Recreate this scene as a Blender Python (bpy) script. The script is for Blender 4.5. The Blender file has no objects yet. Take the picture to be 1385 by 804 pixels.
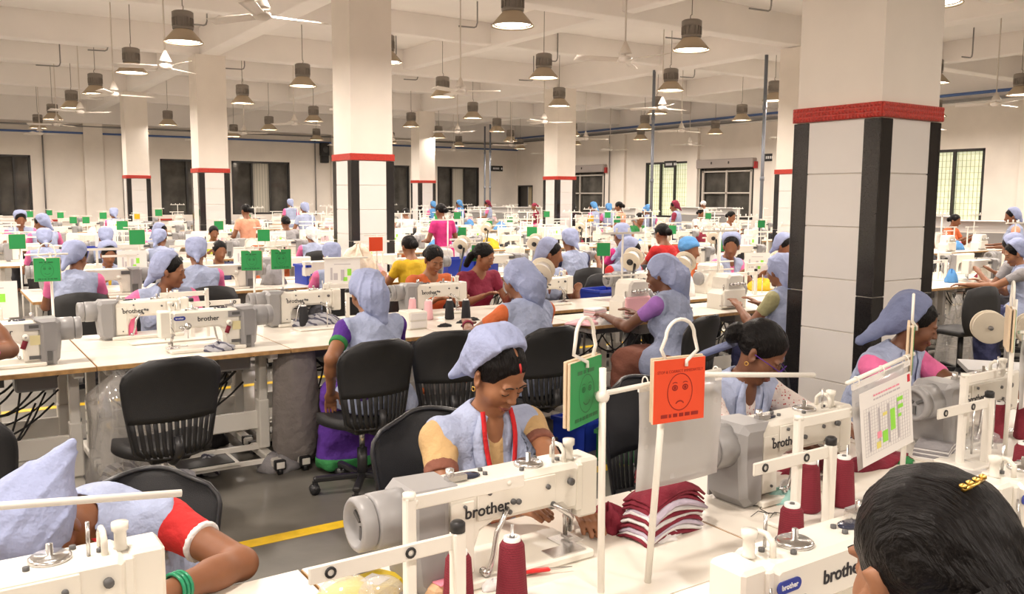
import bpy, bmesh, math, random
import numpy as np
from mathutils import Matrix, Vector
random.seed(7)
PI = math.pi
scene = bpy.context.scene
COL = scene.collection

# ------------------------------------------------------------------ camera
F_PX, PITCH, ROLL, YAW = 1183.18, 0.112837, 0.005435, 0.588688
cam_d = bpy.data.cameras.new('camera')
cam_d.sensor_width = 36.0
cam_d.sensor_fit = 'HORIZONTAL'
cam_d.lens = 36.0 * F_PX / 1385.0
cam_d.clip_start = 0.05
cam_d.clip_end = 200
cam = bpy.data.objects.new('camera', cam_d)
COL.objects.link(cam)
_fw = Vector((math.sin(YAW) * math.cos(PITCH), math.cos(YAW) * math.cos(PITCH), -math.sin(PITCH)))
_rt = Vector((math.cos(YAW), -math.sin(YAW), 0))
_up = _rt.cross(_fw)
_r2 = _rt * math.cos(ROLL) + _up * math.sin(ROLL)
_u2 = -_rt * math.sin(ROLL) + _up * math.cos(ROLL)
cm = Matrix((_r2, _u2, -_fw)).transposed().to_4x4()
cm.translation = (0, 0, 1.63)
cam.matrix_world = cm
scene.camera = cam
# ------------------------------------------------------------------ world, exposure
world = bpy.data.worlds.new('world')
scene.world = world
world.use_nodes = True
world.node_tree.nodes['Background'].inputs[0].default_value = (1.0, 0.93, 0.86, 1)
world.node_tree.nodes['Background'].inputs[1].default_value = 0.3
scene.view_settings.view_transform = 'Standard'
scene.view_settings.look = 'None'
scene.view_settings.gamma = 1
scene.view_settings.exposure = 0.0
LAMP_W = 78.0          # each high bay lamp
LAMP_COL = (1.0, 0.885, 0.79)
scene.cycles.use_denoising = True
scene.cycles.max_bounces = 8
scene.cycles.diffuse_bounces = 4
scene.cycles.transparent_max_bounces = 12
scene.cycles.sample_clamp_indirect = 6.0

# ------------------------------------------------------------------ materials
MATS = {}
def M(name, col=(.8, .8, .8), rough=.5, metal=0., noise=0., nscale=8., bump=0., bscale=60., stripes=None,
      emit=None, alpha=None, spec=None, trans=None):
    """procedural principled material: noise varies the colour, bump gives fine relief, stripes=(col2, scale, axis)"""
    if name in MATS:
        return MATS[name]
    m = bpy.data.materials.new(name)
    m.use_nodes = True
    nt = m.node_tree
    b = nt.nodes['Principled BSDF']
    b.inputs['Base Color'].default_value = (*col, 1)
    b.inputs['Roughness'].default_value = rough
    b.inputs['Metallic'].default_value = metal
    if spec is not None:
        b.inputs['Specular IOR Level'].default_value = spec
    m.diffuse_color = (*col, 1)
    src = None
    tc = nt.nodes.new('ShaderNodeTexCoord')
    if noise:
        n = nt.nodes.new('ShaderNodeTexNoise'); n.inputs['Scale'].default_value = nscale; n.inputs['Detail'].default_value = 5
        nt.links.new(tc.outputs['Object'], n.inputs['Vector'])
        r = nt.nodes.new('ShaderNodeMapRange')
        r.inputs['From Min'].default_value = .3; r.inputs['From Max'].default_value = .7
        r.inputs['To Min'].default_value = 1 - noise; r.inputs['To Max'].default_value = 1 + noise * .5
        nt.links.new(n.outputs['Fac'], r.inputs['Value'])
        mx = nt.nodes.new('ShaderNodeMix'); mx.data_type = 'RGBA'; mx.blend_type = 'MULTIPLY'
        mx.inputs['Factor'].default_value = 1; mx.inputs['A'].default_value = (*col, 1)
        nt.links.new(r.outputs['Result'], mx.inputs['B'])
        src = mx.outputs['Result']
    if stripes:
        c2, sc, ax = stripes
        w = nt.nodes.new('ShaderNodeTexWave'); w.wave_type = 'BANDS'; w.bands_direction = ax
        w.inputs['Scale'].default_value = sc
        nt.links.new(tc.outputs['Object'], w.inputs['Vector'])
        cr = nt.nodes.new('ShaderNodeMapRange'); cr.inputs['From Min'].default_value = .6; cr.inputs['From Max'].default_value = .8
        nt.links.new(w.outputs['Fac'], cr.inputs['Value'])
        mx2 = nt.nodes.new('ShaderNodeMix'); mx2.data_type = 'RGBA'
        if src: nt.links.new(src, mx2.inputs['A'])
        else: mx2.inputs['A'].default_value = (*col, 1)
        mx2.inputs['B'].default_value = (*c2, 1)
        nt.links.new(cr.outputs['Result'], mx2.inputs['Factor'])
        src = mx2.outputs['Result']
    if src: nt.links.new(src, b.inputs['Base Color'])
    if bump:
        n2 = nt.nodes.new('ShaderNodeTexNoise'); n2.inputs['Scale'].default_value = bscale; n2.inputs['Detail'].default_value = 4
        nt.links.new(tc.outputs['Object'], n2.inputs['Vector'])
        bp = nt.nodes.new('ShaderNodeBump'); bp.inputs['Strength'].default_value = bump; bp.inputs['Distance'].default_value = .03 if bscale < 20 else .01
        nt.links.new(n2.outputs['Fac'], bp.inputs['Height'])
        nt.links.new(bp.outputs['Normal'], b.inputs['Normal'])
    if emit:
        b.inputs['Emission Color'].default_value = (*emit[0], 1)
        b.inputs['Emission Strength'].default_value = emit[1]
        m.cycles.emission_sampling = 'NONE'
    if trans:
        b.inputs['Transmission Weight'].default_value = trans
        b.inputs['IOR'].default_value = 1.08
    if alpha is not None:
        b.inputs['Alpha'].default_value = alpha
    MATS[name] = m
    return m

PLASTER = M('painted_plaster', (.87, .805, .725), .75, noise=.07, nscale=1.3, bump=.08, bscale=9)
CEIL = M('ceiling_paint', (.93, .885, .84), .8, noise=.05, nscale=.8)
TILE = M('white_glazed_tile', (.80, .77, .74), .12, noise=.03, nscale=3)
GRANITE = M('black_granite', (.022, .02, .02), .12, noise=.5, nscale=160)
REDTILE = M('red_ceramic', (.52, .035, .02), .3, noise=.35, nscale=70)
GROUT = M('grout', (.62, .58, .54), .9)
FLOORM = M('polished_stone_floor', (.155, .145, .125), .3, noise=.35, nscale=2.2, bump=.03, bscale=30)
YELLOW = M('yellow_floor_paint', (.80, .52, .02), .5, noise=.2, nscale=12)
DARKFR = M('dark_window_frame', (.02, .018, .016), .4)
GLASSD = M('dark_glass', (.085, .08, .07), .05, noise=.5, nscale=2)
WHITEP = M('white_powder_coat', (.82, .79, .72), .35)
GREYM = M('grey_painted_metal', (.36, .35, .34), .4)
STEEL = M('bright_steel', (.62, .61, .6), .25, 1.)
BLACKP = M('black_plastic', (.015, .015, .016), .45)
LAMPM = M('lamp_cast_alloy', (.24, .21, .18), .5)
SHADEM = M('lamp_spun_alloy', (.46, .37, .26), .45)
DIFF = M('lamp_diffuser', (.9, .9, .88), .5, emit=((1, .93, .80), 6.0))
FANM = M('fan_cream', (.70, .64, .57), .5)
BLUEPIPE = M('blue_pipe', (.07, .14, .36), .4)
PIPE = M('dull_steel_pipe', (.27, .26, .25), .4, .5)

# ------------------------------------------------------------------ mesh builder
class MB:
    """collects shapes into ONE mesh"""
    def __init__(s, T=None):
        s.v = []; s.f = []; s.m = []; s.sm = []; s.T = T
    def add(s, vs, fs, m=0, smooth=False, T=None):
        o = len(s.v)
        T2 = s.T @ T if (s.T and T) else (T or s.T)
        for p in vs:
            p = Vector(p)
            s.v.append(tuple(T2 @ p) if T2 else tuple(p))
        for f in fs:
            s.f.append([i + o for i in f]); s.m.append(m); s.sm.append(smooth)
        return s
    def box(s, c, d, m=0, bev=0., T=None):
        x, y, z = d[0] / 2, d[1] / 2, d[2] / 2
        cx, cy, cz = c
        if not bev:
            vs = [(cx + i * x, cy + j * y, cz + k * z) for i in (-1, 1) for j in (-1, 1) for k in (-1, 1)]
            return s.add(vs, [(0, 1, 3, 2), (4, 6, 7, 5), (0, 4, 5, 1), (2, 3, 7, 6), (0, 2, 6, 4), (1, 5, 7, 3)], m, False, T)
        b = min(bev, x * .95, y * .95, z * .95)
        bm = bmesh.new()
        bmesh.ops.create_cube(bm, size=1, matrix=Matrix.Translation(c) @ Matrix.Diagonal((d[0], d[1], d[2], 1)))
        bmesh.ops.bevel(bm, geom=bm.edges[:], offset=b, segments=2 if b > .012 else 1, affect='EDGES', profile=.5)
        bm.verts.index_update()
        s.add([v.co[:] for v in bm.verts], [[v.index for v in f.verts] for f in bm.faces], m, b > .012, T)
        bm.free()
        return s
    def lathe(s, prof, n=16, c=(0, 0, 0), m=0, T=None, smooth=True, cap=True):
        vs = []; fs = []
        k = len(prof)
        for i in range(n):
            a = 2 * PI * i / n
            for r, z in prof:
                vs.append((c[0] + r * math.cos(a), c[1] + r * math.sin(a), c[2] + z))
        for i in range(n):
            j = (i + 1) % n
            for q in range(k - 1):
                fs.append((i * k + q, j * k + q, j * k + q + 1, i * k + q + 1))
        if cap:
            if prof[0][0] > 1e-6: fs.append([i * k for i in range(n)][::-1])
            if prof[-1][0] > 1e-6: fs.append([i * k + k - 1 for i in range(n)])
        return s.add(vs, fs, m, smooth, T)
    def cyl(s, a, b, r, r2=None, n=10, m=0, smooth=True, T=None):
        return s.tube([a, b], r, n, m, r2=r2, smooth=smooth, T=T)
    def tube(s, pts, r, n=8, m=0, closed=False, r2=None, smooth=True, T=None, flat=1.):
        pts = [Vector(p) for p in pts]
        k = len(pts); vs = []; fs = []
        ref = None
        for i, p in enumerate(pts):
            if closed: t = pts[(i + 1) % k] - pts[i - 1]
            else: t = (pts[min(i + 1, k - 1)] - pts[max(i - 1, 0)])
            t.normalize()
            if ref is None:
                ref = Vector((0, 0, 1)) if abs(t.z) < .9 else Vector((1, 0, 0))
            u = (ref - t * ref.dot(t)).normalized()
            w = t.cross(u)
            ref = u
            rr = r if r2 is None else r + (r2 - r) * i / (k - 1)
            for q in range(n):
                a = 2 * PI * q / n
                vs.append(p + u * (rr * math.cos(a) * flat) + w * (rr * math.sin(a)))
        for i in range(k if closed else k - 1):
            j = (i + 1) % k
            for q in range(n):
                q2 = (q + 1) % n
                fs.append((i * n + q, i * n + q2, j * n + q2, j * n + q))
        if not closed:
            fs.append(list(range(n))[::-1]); fs.append([(k - 1) * n + q for q in range(n)])
        return s.add(vs, fs, m, smooth, T)
    def prism(s, poly, y0, y1, m=0, bev=0., T=None, smooth=False):
        """polygon in XZ (counter-clockwise seen from -Y) extruded along Y, optional chamfer"""
        n = len(poly)
        def inset(d):
            out = []
            for i in range(n):
                a = Vector(poly[i - 1]); b = Vector(poly[i]); c = Vector(poly[(i + 1) % n])
                e1 = (b - a).normalized(); e2 = (c - b).normalized()
                n1 = Vector((-e1.y, e1.x)); n2 = Vector((-e2.y, e2.x))
                mm = n1 + n2
                L = max(mm.length_squared, .35)
                out.append(b + mm * (2 * d / L))
            return out
        rings = [(poly, y0), (poly, y1)]
        if bev:
            ins = inset(bev)
            rings = [(ins, y0), (poly, y0 + bev), (poly, y1 - bev), (ins, y1)]
        vs = []; fs = []
        for pl, y in rings:
            vs += [(p[0], y, p[1]) for p in pl]
        for r in range(len(rings) - 1):
            for i in range(n):
                j = (i + 1) % n
                fs.append((r * n + i, r * n + j, (r + 1) * n + j, (r + 1) * n + i))
        fs.append(list(range(n))[::-1]); fs.append([(len(rings) - 1) * n + i for i in range(n)])
        # orientation: front face (y0) must look to -Y
        return s.add(vs, [f[::-1] for f in fs], m, smooth, T)
    def grid(s, P, m=0, smooth=True, thick=0., T=None):
        """P[i][j] -> surface; thick gives a real sheet"""
        a = len(P); b = len(P[0])
        P = [[Vector(p) for p in r] for r in P]
        vs = [p for r in P for p in r]
        fs = [(i * b + j, (i + 1) * b + j, (i + 1) * b + j + 1, i * b + j + 1) for i in range(a - 1) for j in range(b - 1)]
        if thick:
            o = len(vs)
            for i in range(a):
                for j in range(b):
                    du = P[min(i + 1, a - 1)][j] - P[max(i - 1, 0)][j]
                    dv = P[i][min(j + 1, b - 1)] - P[i][max(j - 1, 0)]
                    vs.append(P[i][j] - du.cross(dv).normalized() * thick)
            f2 = [tuple(x + o for x in f[::-1]) for f in fs]
            bd = [i * b for i in range(a)] + [(a - 1) * b + j for j in range(1, b)] + [i * b + b - 1 for i in range(a - 2, -1, -1)] + [j for j in range(b - 2, 0, -1)]
            sd = [(bd[i], bd[(i + 1) % len(bd)], bd[(i + 1) % len(bd)] + o, bd[i] + o) for i in range(len(bd))]
            fs = fs + f2 + [x[::-1] for x in sd]
        return s.add(vs, fs, m, smooth, T)
    def mesh(s, name, mats):
        me = bpy.data.meshes.new(name)
        me.from_pydata(s.v, [], s.f)
        for m in (mats if isinstance(mats, (list, tuple)) else [mats]):
            me.materials.append(m)
        me.polygons.foreach_set('material_index', s.m)
        me.polygons.foreach_set('use_smooth', s.sm)
        me.update()
        return me
    def build(s, name, mats, parent=None, loc=None, rz=None):
        return obj(name, s.mesh(name, mats), parent, loc, rz)

def obj(name, me, parent=None, loc=None, rz=None):
    o = bpy.data.objects.new(name, me)
    COL.objects.link(o)
    if parent: o.parent = parent
    if loc is not None: o.location = loc
    if rz is not None: o.rotation_euler = (0, 0, rz)
    return o
def tag(o, label=None, cat=None, group=None, kind=None):
    if label: o['label'] = label
    if cat: o['category'] = cat
    if group: o['group'] = group
    if kind: o['kind'] = kind
    return o
def thing(name, label, cat, loc=(0, 0, 0), rz=0., group=None):
    o = bpy.data.objects.new(name, None)
    o.empty_display_size = .05
    COL.objects.link(o)
    o.location = loc; o.rotation_euler = (0, 0, rz)
    return tag(o, label, cat, group)
def copy_tree(o, parent=None):
    c = o.copy(); COL.objects.link(c)
    if parent: c.parent = parent
    for ch in o.children: copy_tree(ch, c)
    return c
def place(proto, used, loc, rz=0., label=None, group=None, scale=None):
    """first use moves the prototype itself, later uses copy the thing and its parts"""
    o = proto if not used else copy_tree(proto)
    o.location = loc; o.rotation_euler = (0, 0, rz)
    if label: o['label'] = label
    if group: o['group'] = group
    if scale: o.scale = (scale,) * 3 if not isinstance(scale, tuple) else scale
    return o
class Kind:
    """a prototype and its placements"""
    def __init__(s, maker): s.maker = maker; s.root = None
    def put(s, loc, rz=0., label=None, group=None, scale=None):
        if s.root is None:
            s.root = s.maker(); return place(s.root, False, loc, rz, label, group, scale)
        return place(s.root, True, loc, rz, label, group, scale)
def setmat(o, part, mat, slot=0):
    """own material for one copied part (the mesh stays shared)"""
    for ch in o.children:
        if ch.name.split('.')[0] == part:
            ch.material_slots[slot].link = 'OBJECT'; ch.material_slots[slot].material = mat
def text_mesh(txt, size, ext=.0006, offset=0., font_shear=0.):
    cu = bpy.data.curves.new('lettering', 'FONT')
    cu.body = txt; cu.size = size; cu.extrude = ext; cu.align_x = 'CENTER'; cu.align_y = 'CENTER'
    cu.offset = offset; cu.shear = font_shear; cu.resolution_u = 3
    to = bpy.data.objects.new('lettering', cu)
    COL.objects.link(to)
    dg = bpy.context.evaluated_depsgraph_get()
    me = bpy.data.meshes.new_from_object(to.evaluated_get(dg))
    bpy.data.objects.remove(to); bpy.data.curves.remove(cu)
    me.name = 'lettering'
    return me
def RZ(a): return Matrix.Rotation(a, 4, 'Z')
def RX(a): return Matrix.Rotation(a, 4, 'X')
def RY(a): return Matrix.Rotation(a, 4, 'Y')
def TR(*p): return Matrix.Translation(p)
ORD = ['first', 'second', 'third', 'fourth', 'fifth', 'sixth', 'seventh', 'eighth', 'ninth', 'tenth', 'eleventh', 'twelfth',
       'thirteenth', 'fourteenth', 'fifteenth', 'sixteenth', 'seventeenth', 'eighteenth', 'nineteenth', 'twentieth',
       'twenty-first', 'twenty-second', 'twenty-third', 'twenty-fourth']

# ------------------------------------------------------------------ the hall
X0, Y0, XW, YW, HC = -7.0, -5.0, 22.67, 33.66, 5.0
GX = [4.639 + 9.018 * i for i in range(-1, 3)]       # pillar grid, near-left corners
GY = [3.10 + 7.641 * j for j in range(-1, 5)]
PW = 0.62
def struct(o, kind='structure', label=None):
    o['kind'] = kind
    if label: o['label'] = label
    return o
fl = MB().box(((X0 + XW) / 2, (Y0 + YW) / 2, -.05), (XW - X0 + .6, YW - Y0 + .6, .1)).build('floor', FLOORM)
struct(fl)
for i, (ya, yb) in enumerate([(3.94, 4.03), (7.43, 7.52), (2.90, 2.99)]):
    for x0_, x1_ in ([(X0, 14.5), (14.5, 22)] if i != 2 else [(6.4, 14.5)]):
        o = MB().box(((x0_ + x1_) / 2, (ya + yb) / 2, .001), (x1_ - x0_, yb - ya, .002)).build('floor_line', YELLOW, fl)
sl = MB().box(((X0 + XW) / 2, (Y0 + YW) / 2, HC + .1), (XW - X0 + .6, YW - Y0 + .6, .2)).build('ceiling', CEIL)
struct(sl)
def beam(c, d):
    MB().box(c, d, bev=.02).build('beam', CEIL, sl)
for i, x in enumerate(GX):
    beam((x + PW / 2, (Y0 + YW) / 2, (HC + 4.45) / 2 + .01), (.36, YW - Y0, HC - 4.45))
for x in [g + PW / 2 + 4.509 for g in GX[:-1]]:
    beam((x, (Y0 + YW) / 2, (HC + 4.55) / 2 + .01), (.26, YW - Y0, HC - 4.55))
for y in GY:
    beam(((X0 + XW) / 2, y + PW / 2, (HC + 4.46) / 2 + .01), (XW - X0, .34, HC - 4.46))
for y in [g + PW / 2 + 3.82 for g in GY[:-1]]:
    beam(((X0 + XW) / 2, y, (HC + 4.58) / 2 + .01), (XW - X0, .24, HC - 4.58))
beam((XW - .12, (Y0 + YW) / 2, (HC + 4.1) / 2), (.24, YW - Y0, HC - 4.1))
beam(((X0 + XW) / 2, YW - .12, (HC + 4.1) / 2), (XW - X0, .24, HC - 4.1))

# windows: wall openings with frames, sashes, glass and grilles
WIN_FAR = [(2.02, 3.02, 'slide'), (7.14, 9.0, 'slide'), (9.70, 11.96, 'slide3'), (15.4, 17.2, 'slide'), (18.55, 20.66, 'slide3')]
WIN_RIGHT = [(12.15, 15.3, 'bright'), (19.70, 22.12, 'dark'), (22.62, 24.92, 'bright3'), (27.3, 30.6, 'dark')]
ZS, ZT = .95, 2.97
def wall_with_holes(name, along, lo, hi, fixed, holes, thick=.2):
    mb = MB()
    def seg(a, b, z0, z1):
        if b - a < .01: return
        if along == 'x': mb.box(((a + b) / 2, fixed + thick / 2, (z0 + z1) / 2), (b - a, thick, z1 - z0))
        else: mb.box((fixed + thick / 2, (a + b) / 2, (z0 + z1) / 2), (thick, b - a, z1 - z0))
    cur = lo
    for a, b, *_ in sorted(holes):
        seg(cur, a, 0, HC); seg(a, b, 0, ZS if len(_) < 2 else _[1]); seg(a, b, ZT if len(_) < 3 else _[2], HC)
        cur = b
    seg(cur, hi, 0, HC)
    return struct(mb.build(name, PLASTER))
wf = wall_with_holes('wall_far', 'x', X0, XW + .2, YW, WIN_FAR)
DOOR = (32.33, 33.5, 'door', 0.0, 2.2)
wr = wall_with_holes('wall_right', 'y', Y0, YW, XW, WIN_RIGHT + [DOOR])
struct(MB().box((X0 - .1, (Y0 + YW) / 2, HC / 2), (.2, YW - Y0 + .4, HC)).build('wall_left', PLASTER))
struct(MB().box(((X0 + XW) / 2, Y0 - .1, HC / 2), (XW - X0 + .4, .2, HC)).build('wall_near', PLASTER))
# pilasters on the walls at the column grid
for x in GX[:-1]:
    MB().box((x + PW / 2, YW - .07, 2.05), (.62, .14, 4.1), bev=.01).build('pilaster', PLASTER, wf)
for y in [GY[1], GY[2], GY[3], GY[4], 22.12 + .03, ]:
    MB().box((XW - .06, y + .25, 2.05), (.12, .5, 4.1), bev=.01).build('pilaster', PLASTER, wr)
GRILLE = M('cream_window_grille', (.62, .60, .45), .5)
VAL = M('grey_window_shutter_box', (.38, .33, .30), .5)
LIT = M('frosted_lit_pane', (.70, .72, .55), .35, noise=.25, nscale=4, emit=((.9, .95, .62), .55))
CURT = M('pale_blind', (.60, .56, .47), .6, stripes=((.42, .40, .33), 3.0, 'X'))
def window(n, along, a, b, style):
    w = b - a; h = ZT - ZS; fw_ = .07
    T = TR(a, YW, ZS) if along == 'x' else TR(XW, b, ZS) @ RZ(-PI / 2)
    root = bpy.data.objects.new('window_%d' % n, None); COL.objects.link(root)
    root.matrix_world = T
    struct(root)
    fr = MB()
    for c, d in [((w / 2, .06, fw_ / 2), (w, .12, fw_)), ((w / 2, .06, h - fw_ / 2), (w, .12, fw_)), ((fw_ / 2, .06, h / 2), (fw_, .12, h)), ((w - fw_ / 2, .06, h / 2), (fw_, .12, h))]:
        fr.box(c, d)
    f = fr.build('window_frame', DARKFR, root)
    k = {'slide': 2, 'slide3': 3, 'bright': 4, 'bright3': 3, 'dark': 2}[style]
    pw = (w - 2 * fw_) / k
    for i in range(k):
        xc = fw_ + pw * (i + .5)
        dark = style in ('slide', 'slide3') and not (style == 'slide3' and i == 1)
        pane = MB().box((xc, .13, h / 2), (pw, .01, h - 2 * fw_)).build('pane', GLASSD if (style == 'dark' or dark) else (CURT if style == 'slide3' else LIT), root)
        if i and style != 'dark':
            MB().box((fw_ + pw * i, .05, h / 2), (.07, .08, h - 2 * fw_)).build('mullion', DARKFR, root)
    if style == 'dark':
        mu = MB()
        mu.box((w / 2, .04, h * .42), (.06, .05, h * .8)); mu.box((w / 2, .04, h * .44), (w - .2, .05, .05))
        for xx in (.13, w - .13): mu.box((xx, .04, h * .42), (.09, .06, h * .8))
        mu.box((w / 2, .04, h * .8), (w - .2, .06, .05))
        mu.build('white_mullion', M('off_white_frame', (.55, .50, .44), .5), root)
        vb = MB().box((w / 2 + .05, -.1, h - .14), (w + .1, .22, .3), bev=.02).build('shutter_box', VAL, root)
        for q in (.3, .62):
            MB().box((w * q, -.22, h - .12), (.04, .02, .08)).build('shutter_bracket', DARKFR, root)
        MB().box((w + .12, -.08, h - .22), (.12, .1, .22), bev=.01).build('fire_alarm_box', M('red_paint', (.45, .03, .03), .4), root)
    if style.startswith('bright'):
        g = MB()
        for i in range(int(w / .11)):
            g.box((.08 + .11 * i, .11, h / 2), (.012, .012, h - .14))
        for i in range(int(h / .16)):
            g.box((w / 2, .115, .12 + .16 * i), (w - .14, .012, .012))
        g.build('grille', GRILLE, root)
for i, (a, b, s) in enumerate(WIN_FAR): window(i + 1, 'x', a, b, s)
for i, (a, b, s) in enumerate(WIN_RIGHT): window(i + 6, 'y', a, b, s)
# the dark doorway near the corner
dr = bpy.data.objects.new('door_1', None); COL.objects.link(dr); struct(dr)
dr.matrix_world = TR(XW, 33.5, 0) @ RZ(-PI / 2)
d_ = MB()
for c, d in [((.03, .06, 1.1), (.06, .14, 2.2)), ((1.14, .06, 1.1), (.06, .14, 2.2)), ((.585, .06, 2.17), (1.17, .14, .06))]: d_.box(c, d)
d_.build('door_frame', DARKFR, dr)
MB().box((.33, .12, 1.07), (.54, .03, 2.14), bev=.005).build('door_leaf', M('dark_door', (.05, .045, .04), .5), dr)
MB().box((.87, .16, 1.07), (.54, .03, 2.14), bev=.005).build('door_leaf', M('tan_door', (.50, .42, .27), .5), dr)
MB().box((.64, .09, 1.0), (.03, .05, .14), bev=.008).build('door_handle', STEEL, dr)
# red and dark skirting band along the far wall
MB().box((5.2, YW - .03, .78), (4.6, .06, .06)).build('trim_1', REDTILE)['kind'] = 'structure'
bl_ = MB().box((15.0, YW - .012, .06), (12, .024, .12)).build('baseboard_far', GRANITE); struct(bl_)
bl_ = MB().box((XW - .012, 24, .06), (.024, 15, .12)).build('baseboard_right', GRANITE); struct(bl_)

# ------------------------------------------------------------------ pillars
def pillar_face_tiles(root, det):
    shaft = MB().box((PW / 2, PW / 2, 2.23), (PW - .03, PW - .03, 4.46)).build('core', PLASTER, root)
    bandz = 2.2
    tm = MB().box((0, 0, 0), (.40, .012, .317), bev=.003).mesh('tile', TILE)
    gm = MB().box((0, 0, 0), (.118, .014, 1.05), bev=.003).mesh('granite_strip', GRANITE)
    for k in range(4):
        Tf = TR(PW / 2, PW / 2, 0) @ RZ(k * PI / 2) @ TR(0, -PW / 2 + .010, 0)
        if det or k in (0, 3):
            for q in range(7):
                zt = bandz - .09 - .162 - .322 * q
                if zt < .12: break
                o = obj('tile', tm, root); o.matrix_local = Tf @ TR(0, 0, zt)
        for sx in (-1, 1):
            for q in range(2):
                o = obj('granite_strip', gm, root); o.matrix_local = Tf @ TR(sx * (.255 - .003), -.002, 2.11 - .53 - 1.056 * q)
    bd = MB()
    for k in range(4):
        Tf = TR(PW / 2, PW / 2, 0) @ RZ(k * PI / 2) @ TR(0, -PW / 2, bandz)
        bd.box((0, .003, -.045), (PW + .006, .03, .088), bev=.004, T=Tf)
        if det:
            n = 26
            for i in range(n):
                for j in range(3):
                    x = -PW / 2 + PW * (i + .5) / n; z = -.015 - .03 * j
                    w = PW / n * .46
                    bd.add([(x - w, -.012, z - .012), (x + w, -.012, z - .012), (x + w, -.012, z + .012), (x - w, -.012, z + .012), (x, -.021, z)],
                           [(0, 1, 4), (1, 2, 4), (2, 3, 4), (3, 0, 4)], 0, False, Tf)
    bd.build('red_band', REDTILE, root)
PILLAR_LAB = {(0, 0): 'nearest big white tiled pillar with red band, right of centre', (0, 1): 'white tiled pillar standing second nearest, left of centre, lit bright',
              (0, 2): 'white tiled pillar with red band, third along the left line of pillars', (0, 3): 'slim far white pillar, leftmost in the hall',
              (1, 1): 'white pillar half hidden behind the nearest big pillar', (1, 2): 'white tiled pillar standing just right of the hall centre',
              (1, 3): 'farthest white pillar, behind the second nearest one and right of it'}
for (i, j), lab in PILLAR_LAB.items():
    t = thing('pillar', lab, 'pillar', (GX[i + 1], GY[j + 1], 0), 0, 'red banded tiled pillars')
    pillar_face_tiles(t, (i, j) == (0, 0))

# ------------------------------------------------------------------ high bay lamps
def make_lamp():
    r = thing('pendant_lamp', '', 'lamp')
    MB().lathe([(.225, .02), (.247, 0), (.25, .008), (.115, .165), (.11, .17), (.10, .16), (.215, .03)], 28, cap=False).build('lamp_shade', SHADEM, r)
    b = MB().lathe([(.11, .165), (.128, .17), (.132, .195), (.118, .205), (.118, .315), (.134, .32), (.134, .385), (.11, .40), (.03, .405)], 20)
    for i in range(16):
        a = 2 * PI * i / 16
        b.box((.126, 0, .26), (.018, .009, .105), T=RZ(a))
    b.build('lamp_housing', LAMPM, r)
    hk = MB().tube([(0, 0, .40), (.022, 0, .43), (.018, 0, .46), (0, 0, .475)], .006, 6)
    hk.build('hook', LAMPM, r)
    MB().cyl((0, 0, .465), (0, 0, 1.38), .006, n=6).build('suspension_rod', LAMPM, r)
    MB().lathe([(.0, .034), (.212, .034), (.212, .030), (0, .030)], 24).build('diffuser', DIFF, r)
    ld = bpy.data.lights.new('lamp_light', 'AREA')
    ld.shape = 'DISK'; ld.size = .40; ld.energy = LAMP_W; ld.color = LAMP_COL
    lo = bpy.data.objects.new('lamp_light', ld); COL.objects.link(lo); lo.parent = r; lo.location = (0, 0, .026)
    return r
LAMP = Kind(make_lamp)
LXS = [2.9 + 2.87 * k for k in range(-3, 7)]
LYS = [-1.7, 1.77, 5.22, 8.66, 12.03, 15.45, 19.05, 22.4, 26.0, 29.6]
for jy, y in enumerate(LYS):
    for ix, x in enumerate(LXS):
        if x < X0 + .5: continue
        if jy < 2 and x > 12: continue
        if (ix, jy) in ((3, 1), (3, 2), (4, 1)): continue      # no lamps hang over the aisle by the nearest pillar
        ang = math.degrees(math.atan2(x, y)); seen = y > 0 and 3 < ang < 64.5
        lab = 'bell shaped high bay lamp, %s, %s from the left wall' % ('%s lamp row from the camera' % ORD[jy - 1] if jy else 'row hung behind the camera', ORD[ix])
        LAMP.put((x, y, 3.6), (ix * 37 + jy * 71) % 6, lab, 'high bay lamps')

# ------------------------------------------------------------------ furniture and equipment builders
LAMIN = M('white_laminate', (.80, .75, .66), .28, noise=.04, nscale=3)
PLY = M('plywood_edge', (.50, .29, .11), .6, noise=.3, nscale=30)
MWHITE = M('machine_enamel', (.80, .77, .69), .25)
MGREY = M('machine_grey_plastic', (.29, .285, .285), .38)
MDARK = M('machine_recess', (.10, .10, .10), .5)
CHAIRM = M('black_chair_mesh', (.013, .013, .014), .6, bump=.3, bscale=400)
CHAIRF = M('chair_frame_plastic', (.02, .02, .022), .35)
LETTER = M('dark_lettering', (.02, .02, .025), .5)
BADGEB = M('blue_badge', (.03, .05, .32), .3)
WHITEPRINT = M('white_print', (.85, .85, .85), .5)
MAROON = M('maroon_thread', (.21, .010, .026), .75, bump=.4, bscale=300, stripes=((.15, .007, .018), 60, 'Z'))
PINKTH = M('pink_thread', (.85, .16, .30), .75, bump=.4, bscale=300)
PALEPINK = M('pale_pink_thread', (.85, .48, .52), .75, bump=.4, bscale=300)
BLACKTH = M('black_thread', (.015, .015, .018), .8, bump=.4, bscale=300)
CREAMTH = M('cream_thread', (.78, .70, .56), .75, bump=.4, bscale=300)
GREENC = M('green_card', (.015, .27, .07), .5)
REDC = M('orange_red_card', (.80, .075, .02), .5)
BOARD = M('raw_board_edge', (.66, .52, .36), .7)
GREENP = M('dark_green_print', (.006, .12, .03), .5)
REDP = M('dark_red_print', (.28, .01, .005), .5)
PAPER = M('white_paper', (.82, .80, .78), .6)
GRIDP = M('grey_print', (.52, .49, .52), .6)
LIME = M('lime_print', (.30, .75, .07), .6)
PINKP = M('pink_print', (.85, .30, .40), .6)
YELP = M('yellow_print', (.80, .72, .20), .6)

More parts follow.
